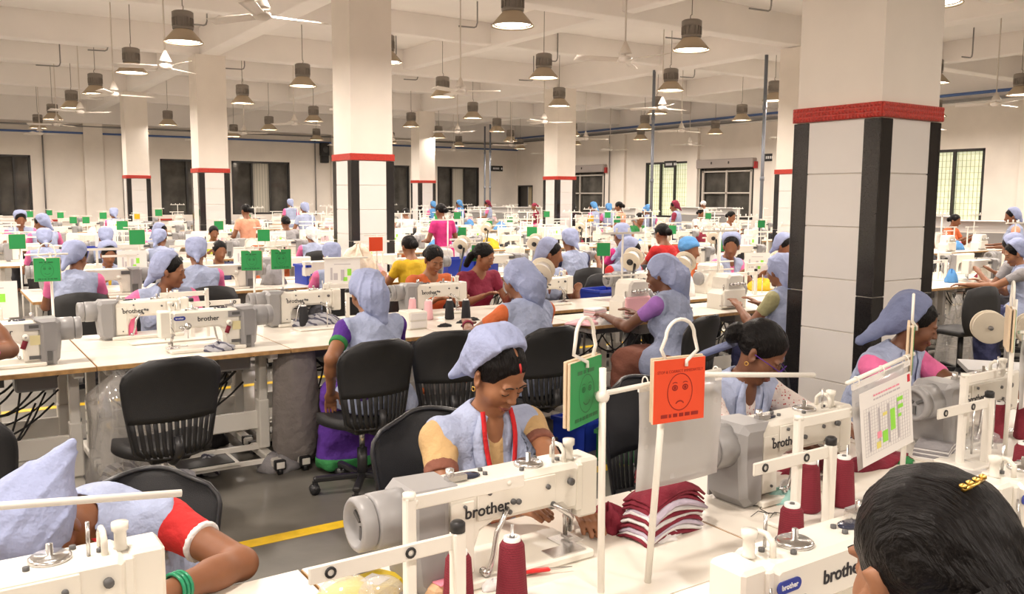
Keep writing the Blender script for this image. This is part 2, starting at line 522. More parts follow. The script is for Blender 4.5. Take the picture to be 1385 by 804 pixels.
# ---- table
TABW = 1.035
def make_table(near=True):
    r = thing('sewing_table', '', 'table')
    w, d = TABW - .006, .578
    top = MB()
    top.box((0, 0, .736), (w, d, .022), m=1)
    top.box((0, 0, .7485), (w - .004, d - .004, .003), m=0)
    top.build('table_top', [LAMIN, PLY], r)
    if near:
        for s in (-1, 1):
            lg = MB()
            lg.box((s * .44, .03, .42), (.05, .07, .60), bev=.006)
            lg.box((s * .44, .03, .25), (.062, .085, .30), bev=.006)
            lg.box((s * .44, -.02, .06), (.06, .54, .05), bev=.008)
            lg.box((s * .44, .0, .70), (.05, .42, .04), bev=.005)
            for q in range(4):
                lg.cyl((s * .466, .03, .2 + q * .07), (s * .474, .03, .2 + q * .07), .009, n=8, m=1)
            lo = lg.build('leg', [WHITEP, MGREY], r)
            for yy in (-.27, .22):
                ca = MB()
                ca.box((s * .44, yy, .06), (.066, .035, .058), bev=.004)
                ca.cyl((s * .44 - .012, yy, .022), (s * .44 + .012, yy, .022), .022, n=12)
                ca.build('caster', BLACKP, lo)
        MB().box((0, .05, .27), (.86, .03, .11), bev=.005).build('cross_beam', WHITEP, r)
        MB().box((0, .05, .10), (.86, .03, .03)).box((0, -.17, .07), (.84, .025, .025)).build('cross_rail', WHITEP, r)
        tr = MB()
        tr.box((.05, -.08, .085), (.36, .24, .012), m=0); tr.box((.05, -.08, .093), (.31, .20, .006), m=1)
        tr.build('treadle', [WHITEP, BLACKP], r, None).rotation_euler = (.0, 0, 0)
        MB().box((.26, .05, .66), (.20, .16, .12), bev=.01).build('control_box', MGREY, r)
        cb = MB()
        random.seed(3)
        for q in range(6):
            xa, xb = random.uniform(-.42, .1), random.uniform(0, .42); dz = random.uniform(.12, .4)
            cb = MB()
            cb.tube([(xa + (xb - xa) * i / 10, .08 + .015 * q, .70 - .10 * (q % 3) - dz * 4 * (i / 10) * (1 - i / 10)) for i in range(11)], .006, 5)
            cb.build('cable', BLACKP, r)
        MB().box((-.12, .06, .655), (.46, .26, .015)).box((-.12, -.07, .675), (.46, .012, .055)).box((-.12, .19, .675), (.46, .012, .055)).build('drip_tray', MDARK, r)
    else:
        for s in (-1, 1):
            MB().box((s * .44, .03, .40), (.05, .08, .66)).box((s * .44, -.02, .06), (.06, .54, .05)).build('leg', WHITEP, r)
    return r

# ---- lockstitch machine: operator at -Y, needle at -X; origin on the table top
ARM = [(-.245, .118), (-.205, .118), (-.19, .135), (.0, .135), (.035, .118), (.05, .08), (.052, .02), (.13, .02), (.13, .225), (.115, .236), (-.235, .236), (-.25, .226)]
def machine_body(near=True):
    r = thing('sewing_machine', '', 'sewing machine')
    bed = MB()
    bed.box((-.06, 0, .011), (.42, .178, .02), bev=.004, m=0)
    bed.box((-.245, 0, .0225), (.07, .06, .003), m=1)
    bed.box((-.20, .055, .0225), (.1, .05, .003), m=1)
    bed.build('bed', [MWHITE, STEEL], r)
    MB().prism(ARM, -.055, .055, bev=.012 if near else .008).build('arm', MWHITE, r)
    fp = MB()
    fp.box((-.285, 0, .162), (.062, .085, .15), bev=.007)
    fp.box((-.252, 0, .17), (.02, .10, .12), bev=.004)
    fp.build('face_plate', MWHITE, r)
    mo = MB()
    mo.prism([(.125, .002), (.19, .002), (.215, .03), (.225, .12), (.225, .225), (.205, .246), (.10, .243), (.125, .21)], -.075, .075, bev=.018)
    mo.T = None
    mo.lathe([(.062, 0), (.062, .085), (.059, .09)], 24, T=TR(.20, 0, .178) @ RY(PI / 2))
    mo.build('motor_housing', MGREY, r)
    hw = MB()
    hw.lathe([(.056, 0), (.06, .004), (.06, .03), (.054, .036), (.046, .036), (.044, .014), (0, .014)], 24, T=TR(.292, 0, .178) @ RY(PI / 2))
    for q in range(3):
        hw.box((.022, 0, .016), (.03, .010, .008), m=1, T=TR(.292, 0, .178) @ RY(PI / 2) @ RZ(q * 2 * PI / 3))
    hw.build('handwheel', [MGREY, MDARK], r)
    nb = MB()
    nb.cyl((-.245, 0, .03), (-.245, 0, .13), .006, n=8)
    nb.cyl((-.245, .02, .05), (-.245, .02, .13), .005, n=8)
    nb.box((-.245, .008, .032), (.012, .035, .008)); nb.box((-.258, 0, .05), (.02, .012, .012))
    nb.build('needle_bar', STEEL, r)
    if not near:
        t = MB()
        t.box((.085, -.062, .20), (.07, .012, .03), m=0); t.box((.16, -.078, .06), (.05, .01, .07), m=0)
        t.cyl((.03, -.055, .16), (.03, -.075, .16), .018, n=10, m=1)
        t.build('control_panel', [MDARK, MWHITE], r)
        return r
    # top fittings
    MB().lathe([(.036, 0), (.036, .006), (.03, .010), (.006, .010), (.006, .03), (0, .03)], 20, T=TR(-.13, .0, .236)).build('bobbin_winder', STEEL, r)
    MB().cyl((-.19, .02, .235), (-.19, .02, .30), .0035, n=8).build('thread_pin', STEEL, r)
    MB().cyl((.10, .02, .24), (.10, .02, .27), .010, n=10).box((.085, .02, .247), (.05, .02, .012)).build('thread_guide', STEEL, r)
    for x, y in ((-.17, -.03), (-.09, .03), (-.005, -.02), (.0, .01), (-.21, .01)): MB().cyl((x, y, .234), (x, y, .243), .006, n=8).build('screw', MDARK, r)
    ov = MB().lathe([(.0, 0), (.03, 0), (.03, .004), (.024, .006), (0, .006)], 20, T=TR(.04, .0, .236) @ Matrix.Diagonal((1, .7, 1, 1)))
    ov.build('oil_window', M('dark_lens', (.03, .035, .06), .1), r)
    kn = MB()
    kn.lathe([(.014, 0), (.011, .004), (.011, .032), (.015, .036), (.015, .05), (0, .052)], 12, T=TR(-.245, .01, .235))
    kn.build('white_knob', MWHITE, r)
    kn = MB()
    kn.tube([(-.215, -.02, .235), (-.215, -.02, .262), (-.215, -.005, .275), (-.215, .015, .275), (-.215, .03, .262), (-.215, .03, .235)], .006, 8)
    kn.build('finger_loop', MWHITE, r)
    # back face: cover plate, hinge holes, knee lever, screws
    bk = MB()
    bk.box((-.06, .058, .185), (.22, .005, .075), m=0, bev=.002)
    bk.box((.09, .058, .115), (.062, .005, .17), m=0, bev=.002)
    for x, z, q in ((-.215, .195, .009), (-.145, .195, .006), (-.06, .175, .007), (-.045, .178, .007), (.02, .21, .005), (.085, .19, .004), (.085, .05, .004), (-.16, .15, .006), (-.035, .155, .006)):
        bk.cyl((x, .056, z), (x, .066, z), q, n=10, m=1)
    bk.tube([(-.03, .06, .165), (-.01, .075, .15), (.012, .08, .12), (.02, .08, .07), (.03, .078, .035), (.038, .07, .03)], .0065, 8, m=2)
    bk.cyl((.038, .06, .03), (.038, .085, .03), .009, n=10, m=2)
    bk.tube([(-.16, .06, .15), (-.2, .07, .12), (-.225, .05, .10), (-.235, .03, .07)], .007, 8, m=2)
    bk.build('back_fittings', [MWHITE, MDARK, STEEL], r)
    txt = text_mesh('brother', .038, offset=.0006)
    txt.materials.append(LETTER)
    o = obj('lettering', txt, r); o.matrix_local = TR(.025, .0612, .172) @ RZ(PI) @ RX(PI / 2)
    # front: panel, dial, bobbin, label, lettering, tension
    MB().box((.10, -.060, .205), (.085, .008, .035), m=0).box((.10, -.0645, .207), (.045, .003, .016), m=1).build('display_panel', [MGREY, MDARK], r)
    MB().cyl((.06, -.056, .155), (.06, -.075, .155), .016, n=14, m=0).cyl((.06, -.075, .155), (.06, -.079, .155), .006, n=8, m=1).build('dial', [MWHITE, MGREY], r)
    MB().cyl((.045, -.06, .095), (.06, -.06, .135), .013, n=10).build('bobbin', MAROON, r)
    MB().box((.105, -.057, .135), (.05, .004, .05)).build('yellow_label', M('pale_yellow_label', (.75, .68, .38), .5), r)
    MB().box((.10, -.057, .045), (.055, .004, .018)).build('name_plate', MDARK, r)
    MB().box((.165, -.078, .05), (.022, .008, .05)).build('switch', MDARK, r)
    MB().box((.19, -.076, .04), (.018, .008, .07)).build('plug', MGREY, r)
    MB().cyl((-.205, -.055, .142), (-.205, -.082, .142), .013, n=12).build('thread_tension', STEEL, r)
    MB().lathe([(.02, 0), (.02, .006), (.009, .010), (.009, .02), (0, .02)], 14, T=TR(-.17, -.056, .150) @ RX(PI / 2)).build('tension_disc', STEEL, r)
    MB().tube([(-.255, -.05, .20), (-.26, -.062, .15), (-.25, -.062, .13), (-.24, -.055, .1)], .003, 6).build('take_up_spring', STEEL, r)
    o = obj('lettering', txt, r); o.matrix_local = TR(-.055, -.0562, .185) @ RX(PI / 2)
    # blue badge on the face plate
    bd = MB()
    n = 20; poly = []
    for i in range(n):
        a = 2 * PI * i / n
        cx, cz = (.02 if math.cos(a) > 0 else -.02), 0
        poly.append((cx + .012 * math.cos(a), cz + .012 * math.sin(a)))
    bd.prism(poly, -.003, .0)
    b = bd.build('badge', BADGEB, r); b.location = (-.212, -.0548, .196)
    t2 = text_mesh('brother', .014, offset=.0002); t2.materials.append(WHITEPRINT)
    o = obj('lettering', t2, b); o.matrix_local = TR(0, -.0036, 0) @ RX(PI / 2)
    return r

# ---- overlock machine (chunky), origin on the table, operator at -Y
def make_overlock(front):
    def mk():
        r = thing('overlock_machine', '', 'sewing machine')
        MB().prism([(-.15, 0), (.14, 0), (.14, .10), (.10, .19), (.10, .26), (.06, .28), (-.06, .28), (-.09, .25), (-.10, .16), (-.15, .12)], -.08, .10, bev=.015).build('body', MWHITE, r)
        MB().box((-.02, -.088, .085), (.24, .03, .15), bev=.01).build('front_cover', front, r)
        d = MB()
        for i in range(5): d.cyl((-.07 + .035 * i, -.085, .20), (-.07 + .035 * i, -.115, .20), .013, n=10)
        d.cyl((-.11, -.05, .02), (-.11, -.05, .2), .006, n=8); d.cyl((-.125, -.04, .05), (-.09, -.09, .05), .007, n=8)
        d.box((-.12, -.1, .03), (.08, .08, .01))
        d.build('tension_dial', STEEL, r)
        MB().lathe([(.06, 0), (.064, .01), (.064, .03), (.05, .04), (0, .04)], 18, T=TR(.14, .01, .14) @ RY(PI / 2)).build('handwheel', MGREY, r)
        t = MB()
        t.cyl((.0, .12, .0), (.0, .12, .62), .008, n=8); t.box((.0, .12, .62), (.42, .02, .015)); t.box((0, .12, .30), (.36, .02, .012))
        for i in range(4): t.cyl((-.18 + .12 * i, .12, .62), (-.18 + .12 * i, .12, .66), .008, n=6)
        t.build('thread_rack', WHITEP, r)
        return r
    return mk

# ---- thread stand: two posts, slotted bars, spindles
def make_stand():
    r = thing('thread_stand', '', 'thread stand')
    MB().box((.17, .01, .006), (.50, .14, .012), bev=.004).build('base', WHITEP, r)
    pa = MB().box((-.04, .01, .155), (.022, .022, .30), bev=.003)
    pa.cyl((-.04, .01, .30), (-.04, .01, .312), .013, n=10)
    pa.build('post', WHITEP, r)
    pb = MB().box((.045, -.03, .12), (.026, .026, .22), bev=.003)
    o = pb.build('post', WHITEP, r)
    MB().lathe([(.015, 0), (.015, .018), (.010, .022), (0, .022)], 12, c=(.045, -.03, .23)).build('post_cap', BLACKP, o)
    b = MB().box((-.11, -.03, .212), (.30, .007, .034), bev=.003)
    o = b.build('thread_bar', WHITEP, r)
    h = MB()
    for x in (-.22, -.06): h.lathe([(.006, -.006), (.011, -.006), (.011, .006), (.006, .006)], 12, T=TR(x, -.03, .212) @ RX(PI / 2), cap=False)
    h.build('eyelet', BLACKP, o)
    b = MB().box((.10, .025, .285), (.28, .007, .03), bev=.003)
    b.cyl((-.02, .02, .285), (-.02, .035, .285), .006, n=8); b.cyl((.2, .02, .285), (.2, .035, .285), .006, n=8)
    b.build('thread_bar', WHITEP, r)
    for x in (.087, .22):
        MB().cyl((x, .04, .01), (x, .04, .185), .0035, n=8).build('spindle', STEEL, r)
    return r
def make_stand_far():
    r = thing('thread_stand', '', 'thread stand')
    m = MB().box((0, 0, .006), (.30, .12, .012)).box((-.13, 0, .2), (.018, .018, .40)).box((.13, 0, .17), (.018, .018, .34))
    m.build('post', WHITEP, r)
    MB().box((0, 0, .395), (.42, .012, .022)).box((.06, 0, .33), (.30, .012, .02)).build('thread_bar', WHITEP, r)
    return r
def make_cone(mat, name='thread_cone', r0=.035, r1=.027, h=.138):
    def mk():
        r = thing(name, '', 'thread cone')
        MB().lathe([(r0 - .006, 0), (r0, .006), (r0, .012), (r1, h - .01), (r1 - .006, h), (r1 - .012, h)], 20).build('thread', mat, r)
        MB().lathe([(r1 - .008, h - .004), (r1 - .008, h + .008), (r1 - .014, h + .009), (.008, h + .002), (.007, h - .02)], 14, cap=False).build('cone_core', PAPER, r)
        MB().lathe([(.006, h - .02), (.006, h + .010), (.004, h + .01)], 8).build('core_hole', MDARK, r)
        return r
    return mk
def make_chair():
    r = thing('task_chair', '', 'chair')
    # back shell: faces +Y towards the seat; local sitter looks to +Y
    def half(v):
        w = .238 * (1 - .27 * ((1 - v) / 2) ** 1.4)
        if v > .5: w *= math.sqrt(max(0, 1 - .78 * ((v - .5) / .5) ** 2.4))
        if v < -.9: w *= 1 - .12 * ((-.9 - v) / .1) ** 2
        return w
    def pt(u, v, off=0.):
        return (half(v) * u, -.235 + .06 * u * u - .03 * v * abs(v) + .025 * (1 - v * v) + off, .63 + .235 * v + .012 * (1 - u * u) * max(v, 0))
    N = 14
    P = [[pt(-1 + 2 * i / N, -.25 + 1.25 * j / 10) for j in range(11)] for i in range(N + 1)]
    MB().grid(P, thick=-.008).build('back_panel', CHAIRM, r)
    for i in range(13):
        u = -.92 + 1.84 * i / 12
        MB().grid([[pt(u + du, -1 + .76 * q / 4) for q in range(5)] for du in (-.052, .052)], thick=-.006).build('back_slat', CHAIRM, r)
    rim = [pt(1, -1 + 2 * k / 14) for k in range(15)] + [pt(1 - 2 * k / 8, 1) for k in range(1, 8)] + [pt(-1, 1 - 2 * k / 14) for k in range(15)] + [pt(-1 + 2 * k / 6, -1) for k in range(1, 6)]
    MB().tube(rim, .009, 6, closed=True).build('back_rim', CHAIRF, r)
    def se(u, v): return u * math.sqrt(1 - v * v * .42), v * math.sqrt(1 - u * u * .30)
    sb = MB()
    P = [[(.22 * se(u, v)[0], .03 + .21 * se(u, v)[1], .425 + .02 * (u * u) - .02 * max(0, v) ** 3) for v in [-1 + 2 * j / 8 for j in range(9)]] for u in [-1 + 2 * i / 8 for i in range(9)]]
    sb.grid(P, thick=.05)
    sb.build('seat', CHAIRM, r)
    fr = MB()
    fr.tube([(0, -.22, .50), (0, -.24, .42), (0, -.15, .36), (0, 0, .355)], .022, 8)
    fr.box((0, 0, .36), (.2, .22, .03), bev=.01)
    fr.build('back_bracket', CHAIRF, r)
    MB().cyl((0, 0, .08), (0, 0, .24), .028, n=12).cyl((0, 0, .24), (0, 0, .36), .016, n=12, m=1).build('gas_lift', [CHAIRF, STEEL], r)
    for k in range(5):
        a = 2 * PI * k / 5 + .3
        l = MB()
        l.box((.14, 0, .085), (.26, .04, .03), bev=.008, T=RZ(a))
        lo = l.build('base_leg', CHAIRF, r)
        MB().cyl((.265, -.022, .03), (.265, .022, .03), .029, n=12, T=RZ(a)).box((.262, 0, .06), (.03, .02, .03), T=RZ(a)).build('caster', CHAIRF, lo)
    return r
def make_chair_far():
    r = thing('task_chair', '', 'chair')
    P = [[(.23 * u * math.sqrt(1 - v * v * .42), -.235 + .05 * u * u, .635 + .235 * v * math.sqrt(1 - u * u * .3)) for v in [-1, -.6, -.2, .2, .6, 1]] for u in [-1, -.6, -.2, .2, .6, 1]]
    MB().grid(P, thick=-.02).build('back_panel', CHAIRM, r)
    MB().box((0, .03, .43), (.44, .42, .05), bev=.02).build('seat', CHAIRM, r)
    m = MB().cyl((0, 0, .05), (0, 0, .42), .025, n=8)
    for k in range(5): m.box((.14, 0, .07), (.28, .04, .04), T=RZ(2 * PI * k / 5))
    m.build('base', CHAIRF, r)
    return r

# ---- cards and charts
def face_print(mat, sad, h=.07):
    """ring face + lines, lying in the XZ plane, facing -Y, centred"""
    m = MB()
    n = 28
    def arc(cx, cz, rx, rz, a0, a1, w, k=14):
        for i in range(k):
            a = a0 + (a1 - a0) * i / k; b = a0 + (a1 - a0) * (i + 1) / k
            m.add([(cx + (rx - w) * math.cos(a), 0, cz + (rz - w) * math.sin(a)), (cx + rx * math.cos(a), 0, cz + rz * math.sin(a)),
                   (cx + rx * math.cos(b), 0, cz + rz * math.sin(b)), (cx + (rx - w) * math.cos(b), 0, cz + (rz - w) * math.sin(b))], [(0, 1, 2, 3)])
    arc(0, 0, .036, .043, 0, 2 * PI, .0022, 28)
    for s in (-1, 1):
        arc(s * .0145, .010, .0085, .007, 0, 2 * PI, .003, 12)
        arc(s * .0145, .010, .0038, .0035, 0, 2 * PI, .0038, 8)
        arc(s * .0145, .0175, .0085, .006, .5, PI - .5, .002, 6)
    if sad: arc(0, -.030, .013, .011, .35, PI - .35, .0032, 8)
    else: arc(0, -.012, .017, .014, PI + .35, 2 * PI - .35, .003, 8)
    return m.mesh('face_print', mat)
def make_card(mat, pmat, sad, detail=True, w=.145, h=.145):
    def mk():
        r = thing('signal_card', '', 'card')      # hangs from its top middle (origin), faces -Y
        MB().box((0, .009, -h / 2), (w, .008, h), bev=.0015).build('board', BOARD, r)
        MB().box((-.004, -.003, -h / 2 - .002), (w, .007, h), bev=.0015).build('board', BOARD, r)
        MB().box((-.004, -.0072, -h / 2 - .002), (w - .002, .0012, h - .002)).build('card_face', mat, r)
        if detail:
            o = obj('face_print', face_print(pmat, sad), r); o.location = (-.003, -.0081, -h * .54)
            if sad:
                t = text_mesh('STOP & CORRECT IMMEDIATELY', .0088, ext=.0001); t.materials.append(pmat)
                o = obj('lettering', t, r); o.matrix_local = TR(-.003, -.0081, -.031) @ RX(PI / 2)
            b = MB()
            if not sad:
                for x, q in ((-.045, .02), (-.018, .012), (.0, .03)): b.box((x + q / 2, -.0083, -.029), (q, .0004, .008))
            xs = [-.055, -.033, -.021, -.004, .012, .030]; ws = [.018, .007, .012, .012, .014, .02]
            for x, q in zip(xs, ws): b.box((x + q / 2, -.0083, -h + .014), (q, .0004, .008))
            b.build('blurred_print', pmat, r)
        return r
    return mk
def make_chart(back_sheet=True, w=.275, h=.255):
    def mk():
        r = thing('production_chart', '', 'chart')   # hangs from rod at z=0, front faces -Y
        sl_ = MB()
        P = [[(-w / 2 + w * i / 6, .002 * math.sin(i * 1.3) + .004 * math.sin(j * .8 + i), -.012 - h * j / 6) for j in range(7)] for i in range(7)]
        sl_.grid(P, thick=.001)
        sl_.build('plastic_sleeve', SLEEVE, r)
        MB().box((0, .0, -.018), (w, .006, .016)).build('sleeve_strip', PAPER, r)
        MB().box((.0, -.0105, -.15), (w - .03, .001, h - .035)).build('paper_sheet', PAPER, r)
        p = MB()
        y = -.0114; x0 = -w / 2 + .03; x1 = w / 2 - .03; z1 = -.092; z0 = -.235
        def q(xa, xb, za, zb, m): p.box(((xa + xb) / 2, y - (.0003 if m > 1 else 0), (za + zb) / 2), (xb - xa, .0003, zb - za), m=m)
        for i in range(19):
            x = x0 + (x1 - x0) * i / 18; q(x, x + .0007, z0, z1, 0)
        for i in range(15):
            z = z0 + (z1 - z0) * i / 14; q(x0, x1, z, z + .0007, 0)
        for i in range(4):
            x = x0 + .02 + .045 * i; q(x, x + .009, z0 + .012, z1 - .012, 0)
        for xa, xb, za, zb, m in [(.015, .038, -.19, -.125, 2), (.050, .078, -.112, -.10, 2), (.052, .078, -.135, -.123, 2), (.052, .068, -.16, -.15, 2), (-.025, .0, -.215, -.18, 2), (-.055, -.035, -.225, -.205, 4), (-.05, -.03, -.195, -.175, 3), (-.02, 0., -.135, -.125, 4)]:
            q(xa, xb, za, zb, m)
        q(x1 - .003, x1 + .010, -.068, -.045, 1)
        random.seed(4)
        for zz, m in ((-.062, 3), (-.074, 0)):
            x = -.06
            while x < .06:
                ww = random.uniform(.006, .018); q(x, x + ww, zz - .0025, zz + .0025, m); x += ww + .003
        p.build('printed_table', [GRIDP, M('red_print', (.6, .03, .05), .6), LIME, PINKP, YELP], r)
        rg = MB()
        for x in (-w / 2 + .02, 0, w / 2 - .02):
            rg.tube([(x, .010 * math.cos(a), -.005 + .014 * math.sin(a)) for a in [2 * PI * k / 12 for k in range(12)]], .0018, 5, closed=True)
        rg.build('ring', WHITEP, r)
        return r
    return mk
def make_simple_chart():
    r = thing('production_chart', '', 'chart')
    w, h = .26, .22
    MB().box((0, 0, -h / 2 - .01), (w, .004, h)).build('paper_sheet', PAPER, r)
    p = MB()
    for x, z, a, b, m in [(-.05, -.14, .03, .05, 0), (.0, -.13, .025, .08, 0), (.05, -.11, .03, .05, 1), (.02, -.16, .03, .03, 1), (0, -.05, .12, .006, 0), (-.08, -.12, .015, .09, 0)]:
        p.box((x, -.0025, z), (a, .001, b), m=m)
    p.build('printed_table', [GRIDP, LIME], r)
    return r
_s = bpy.data.materials.new('clear_plastic_sleeve'); _s.use_nodes = True
_nt = _s.node_tree; _nt.nodes.clear()
_o = _nt.nodes.new('ShaderNodeOutputMaterial'); _a = _nt.nodes.new('ShaderNodeBsdfTranslucent'); _b = _nt.nodes.new('ShaderNodeBsdfTransparent'); _g = _nt.nodes.new('ShaderNodeBsdfGlossy'); _d = _nt.nodes.new('ShaderNodeBsdfDiffuse')
_a.inputs[0].default_value = (.78, .77, .76, 1); _d.inputs[0].default_value = (.7, .69, .68, 1); _g.inputs['Roughness'].default_value = .2
_m1 = _nt.nodes.new('ShaderNodeMixShader'); _m1.inputs[0].default_value = .5
_m2 = _nt.nodes.new('ShaderNodeMixShader'); _m2.inputs[0].default_value = .35
_m3 = _nt.nodes.new('ShaderNodeMixShader'); _m3.inputs[0].default_value = .07
_nt.links.new(_a.outputs[0], _m1.inputs[1]); _nt.links.new(_d.outputs[0], _m1.inputs[2])
_nt.links.new(_m1.outputs[0], _m2.inputs[1]); _nt.links.new(_b.outputs[0], _m2.inputs[2])
_nt.links.new(_m2.outputs[0], _m3.inputs[1]); _nt.links.new(_g.outputs[0], _m3.inputs[2]); _nt.links.new(_m3.outputs[0], _o.inputs[0])
SLEEVE = _s
def clear_plastic(name, t, col=(.9, .9, .9)):
    m = bpy.data.materials.new(name); m.use_nodes = True
    nt = m.node_tree; nt.nodes.clear()
    o = nt.nodes.new('ShaderNodeOutputMaterial'); a = nt.nodes.new('ShaderNodeBsdfDiffuse'); b = nt.nodes.new('ShaderNodeBsdfTransparent'); g = nt.nodes.new('ShaderNodeBsdfGlossy')
    a.inputs[0].default_value = (*col, 1); g.inputs['Roughness'].default_value = .08
    m1 = nt.nodes.new('ShaderNodeMixShader'); m1.inputs[0].default_value = t
    m2 = nt.nodes.new('ShaderNodeMixShader'); m2.inputs[0].default_value = .14
    nt.links.new(a.outputs[0], m1.inputs[1]); nt.links.new(b.outputs[0], m1.inputs[2]); nt.links.new(m1.outputs[0], m2.inputs[1]); nt.links.new(g.outputs[0], m2.inputs[2]); nt.links.new(m2.outputs[0], o.inputs[0])
    return m
POLY = clear_plastic('clear_polythene', .72)
# ---- tape reel feeder: reel, arm, tripod rods
def make_reel():
    r = thing('tape_reel_feeder', '', 'tape feeder')
    T = TR(0, 0, .36) @ RZ(.5) @ RY(1.15)
    for z in (-.05, .05):
        MB().lathe([(.02, z - .004), (.085, z - .004), (.09, z), (.085, z + .004), (.02, z + .004)], 24, T=T).build('reel_flange', CREAMTH, r)
    MB().lathe([(.06, -.045), (.06, .045)], 20, T=T).lathe([(.028, -.065), (.028, .065)], 14, T=T, m=1).build('tape_roll', [PAPER, BLACKP], r)
    MB().tube([(.03, -.02, .40), (-.10, -.12, .16), (-.20, -.2, .02)], .012, 8).build('feeder_arm', BLACKP, r)
    MB().cyl((0, .03, 0), (0, .03, .36), .012, n=8).box((0, .03, .006), (.16, .12, .012)).build('stand', GREYM, r)
    return r
def make_crate(mat):
    def mk():
        r = thing('plastic_crate', '', 'crate')
        w, d, h = .36, .27, .2
        b = MB().box((0, 0, .006), (w - .03, d - .03, .012))
        for s in (-1, 1):
            b.box((s * (w / 2 - .005), 0, h / 2), (.01, d, h)); b.box((0, s * (d / 2 - .005), h / 2), (w, .01, h))
        b.build('tub', mat, r)
        rm = MB()
        for s in (-1, 1): rm.box((s * w / 2, 0, h - .012), (.025, d + .025, .024)); rm.box((0, s * d / 2, h - .012), (w, .025, .024))
        rm.build('rim', mat, r)
        return r
    return mk
BLUEC = M('blue_plastic', (.02, .05, .42), .35)
GREENPL = M('green_plastic', (.02, .16, .05), .35)
# ---- crumpled or stacked cloth
def cloth_lump(name, label, loc, size, mats, seed=1, n=14, parent=None, cat='cloth', group=None, amp=.35):
    rnd = random.Random(seed)
    ph = [rnd.uniform(0, 6) for _ in range(8)]
    P = []
    m = MB()
    vs = []; fs = []
    K = n * 2
    for i in range(n + 1):
        th = PI / 2 * i / n
        for j in range(K):
            a = 2 * PI * j / K
            rr = 1 + amp * (.5 * math.sin(3 * a + ph[0]) * math.sin(th * 2 + ph[1]) + .35 * math.sin(7 * a + ph[2] + 4 * th) + .25 * math.sin(11 * a + ph[3] - 7 * th + ph[5]))
            vs.append((size[0] * math.cos(a) * math.sin(PI / 2 - th) * rr, size[1] * math.sin(a) * math.sin(PI / 2 - th) * rr, max(0, size[2] * math.sin(th) * (.75 + .25 * rr) * (1 + .2 * math.sin(5 * a + ph[4])))))
    for i in range(n):
        for j in range(K):
            k = (j + 1) % K
            fs.append((i * K + j, i * K + k, (i + 1) * K + k, (i + 1) * K + j))
    fs.append(list(range(K))[::-1])
    m.add(vs, fs, 0, True)
    o = m.build(name, mats, parent)
    o.location = loc
    return tag(o, label, cat if label else None, group)

# ------------------------------------------------------------------ people: smooth implicit bodies meshed with surface nets
def _rm(rx=0, ry=0, rz=0):
    return np.array((Matrix.Rotation(rz, 3, 'Z') @ Matrix.Rotation(ry, 3, 'Y') @ Matrix.Rotation(rx, 3, 'X')))
def V(*a): return np.array(a, dtype=np.float32)
def cap(a, b, r1, r2=None):
    a = np.array(a, np.float32); b = np.array(b, np.float32); r2 = r1 if r2 is None else r2
    d = b - a; L2 = float(d @ d) + 1e-9
    def f(X, Y, Z):
        px, py, pz = X - a[0], Y - a[1], Z - a[2]
        t = np.clip((px * d[0] + py * d[1] + pz * d[2]) / L2, 0, 1)
        return np.sqrt((px - t * d[0]) ** 2 + (py - t * d[1]) ** 2 + (pz - t * d[2]) ** 2) - (r1 + (r2 - r1) * t)
    R = max(r1, r2)
    return f, np.minimum(a, b) - R, np.maximum(a, b) + R
def ell(c, r, R=None):
    c = np.array(c, np.float32); r = np.array(r, np.float32)
    R = np.eye(3) if R is None else R
    def f(X, Y, Z):
        px, py, pz = X - c[0], Y - c[1], Z - c[2]
        q = [(px * R[0][i] + py * R[1][i] + pz * R[2][i]) for i in range(3)]
        k0 = np.sqrt((q[0] / r[0]) ** 2 + (q[1] / r[1]) ** 2 + (q[2] / r[2]) ** 2)
        k1 = np.sqrt((q[0] / r[0] ** 2) ** 2 + (q[1] / r[1] ** 2) ** 2 + (q[2] / r[2] ** 2) ** 2) + 1e-6
        return k0 * (k0 - 1) / k1
    e = np.sqrt(((np.array(R) * r[None, :]) ** 2).sum(1))
    return f, c - e, c + e
def plane(p, n):
    """negative on the side the normal points away from"""
    p = np.array(p, np.float32); n = np.array(n, np.float32); n = n / np.linalg.norm(n)
    return lambda X, Y, Z: (X - p[0]) * n[0] + (Y - p[1]) * n[1] + (Z - p[2]) * n[2]
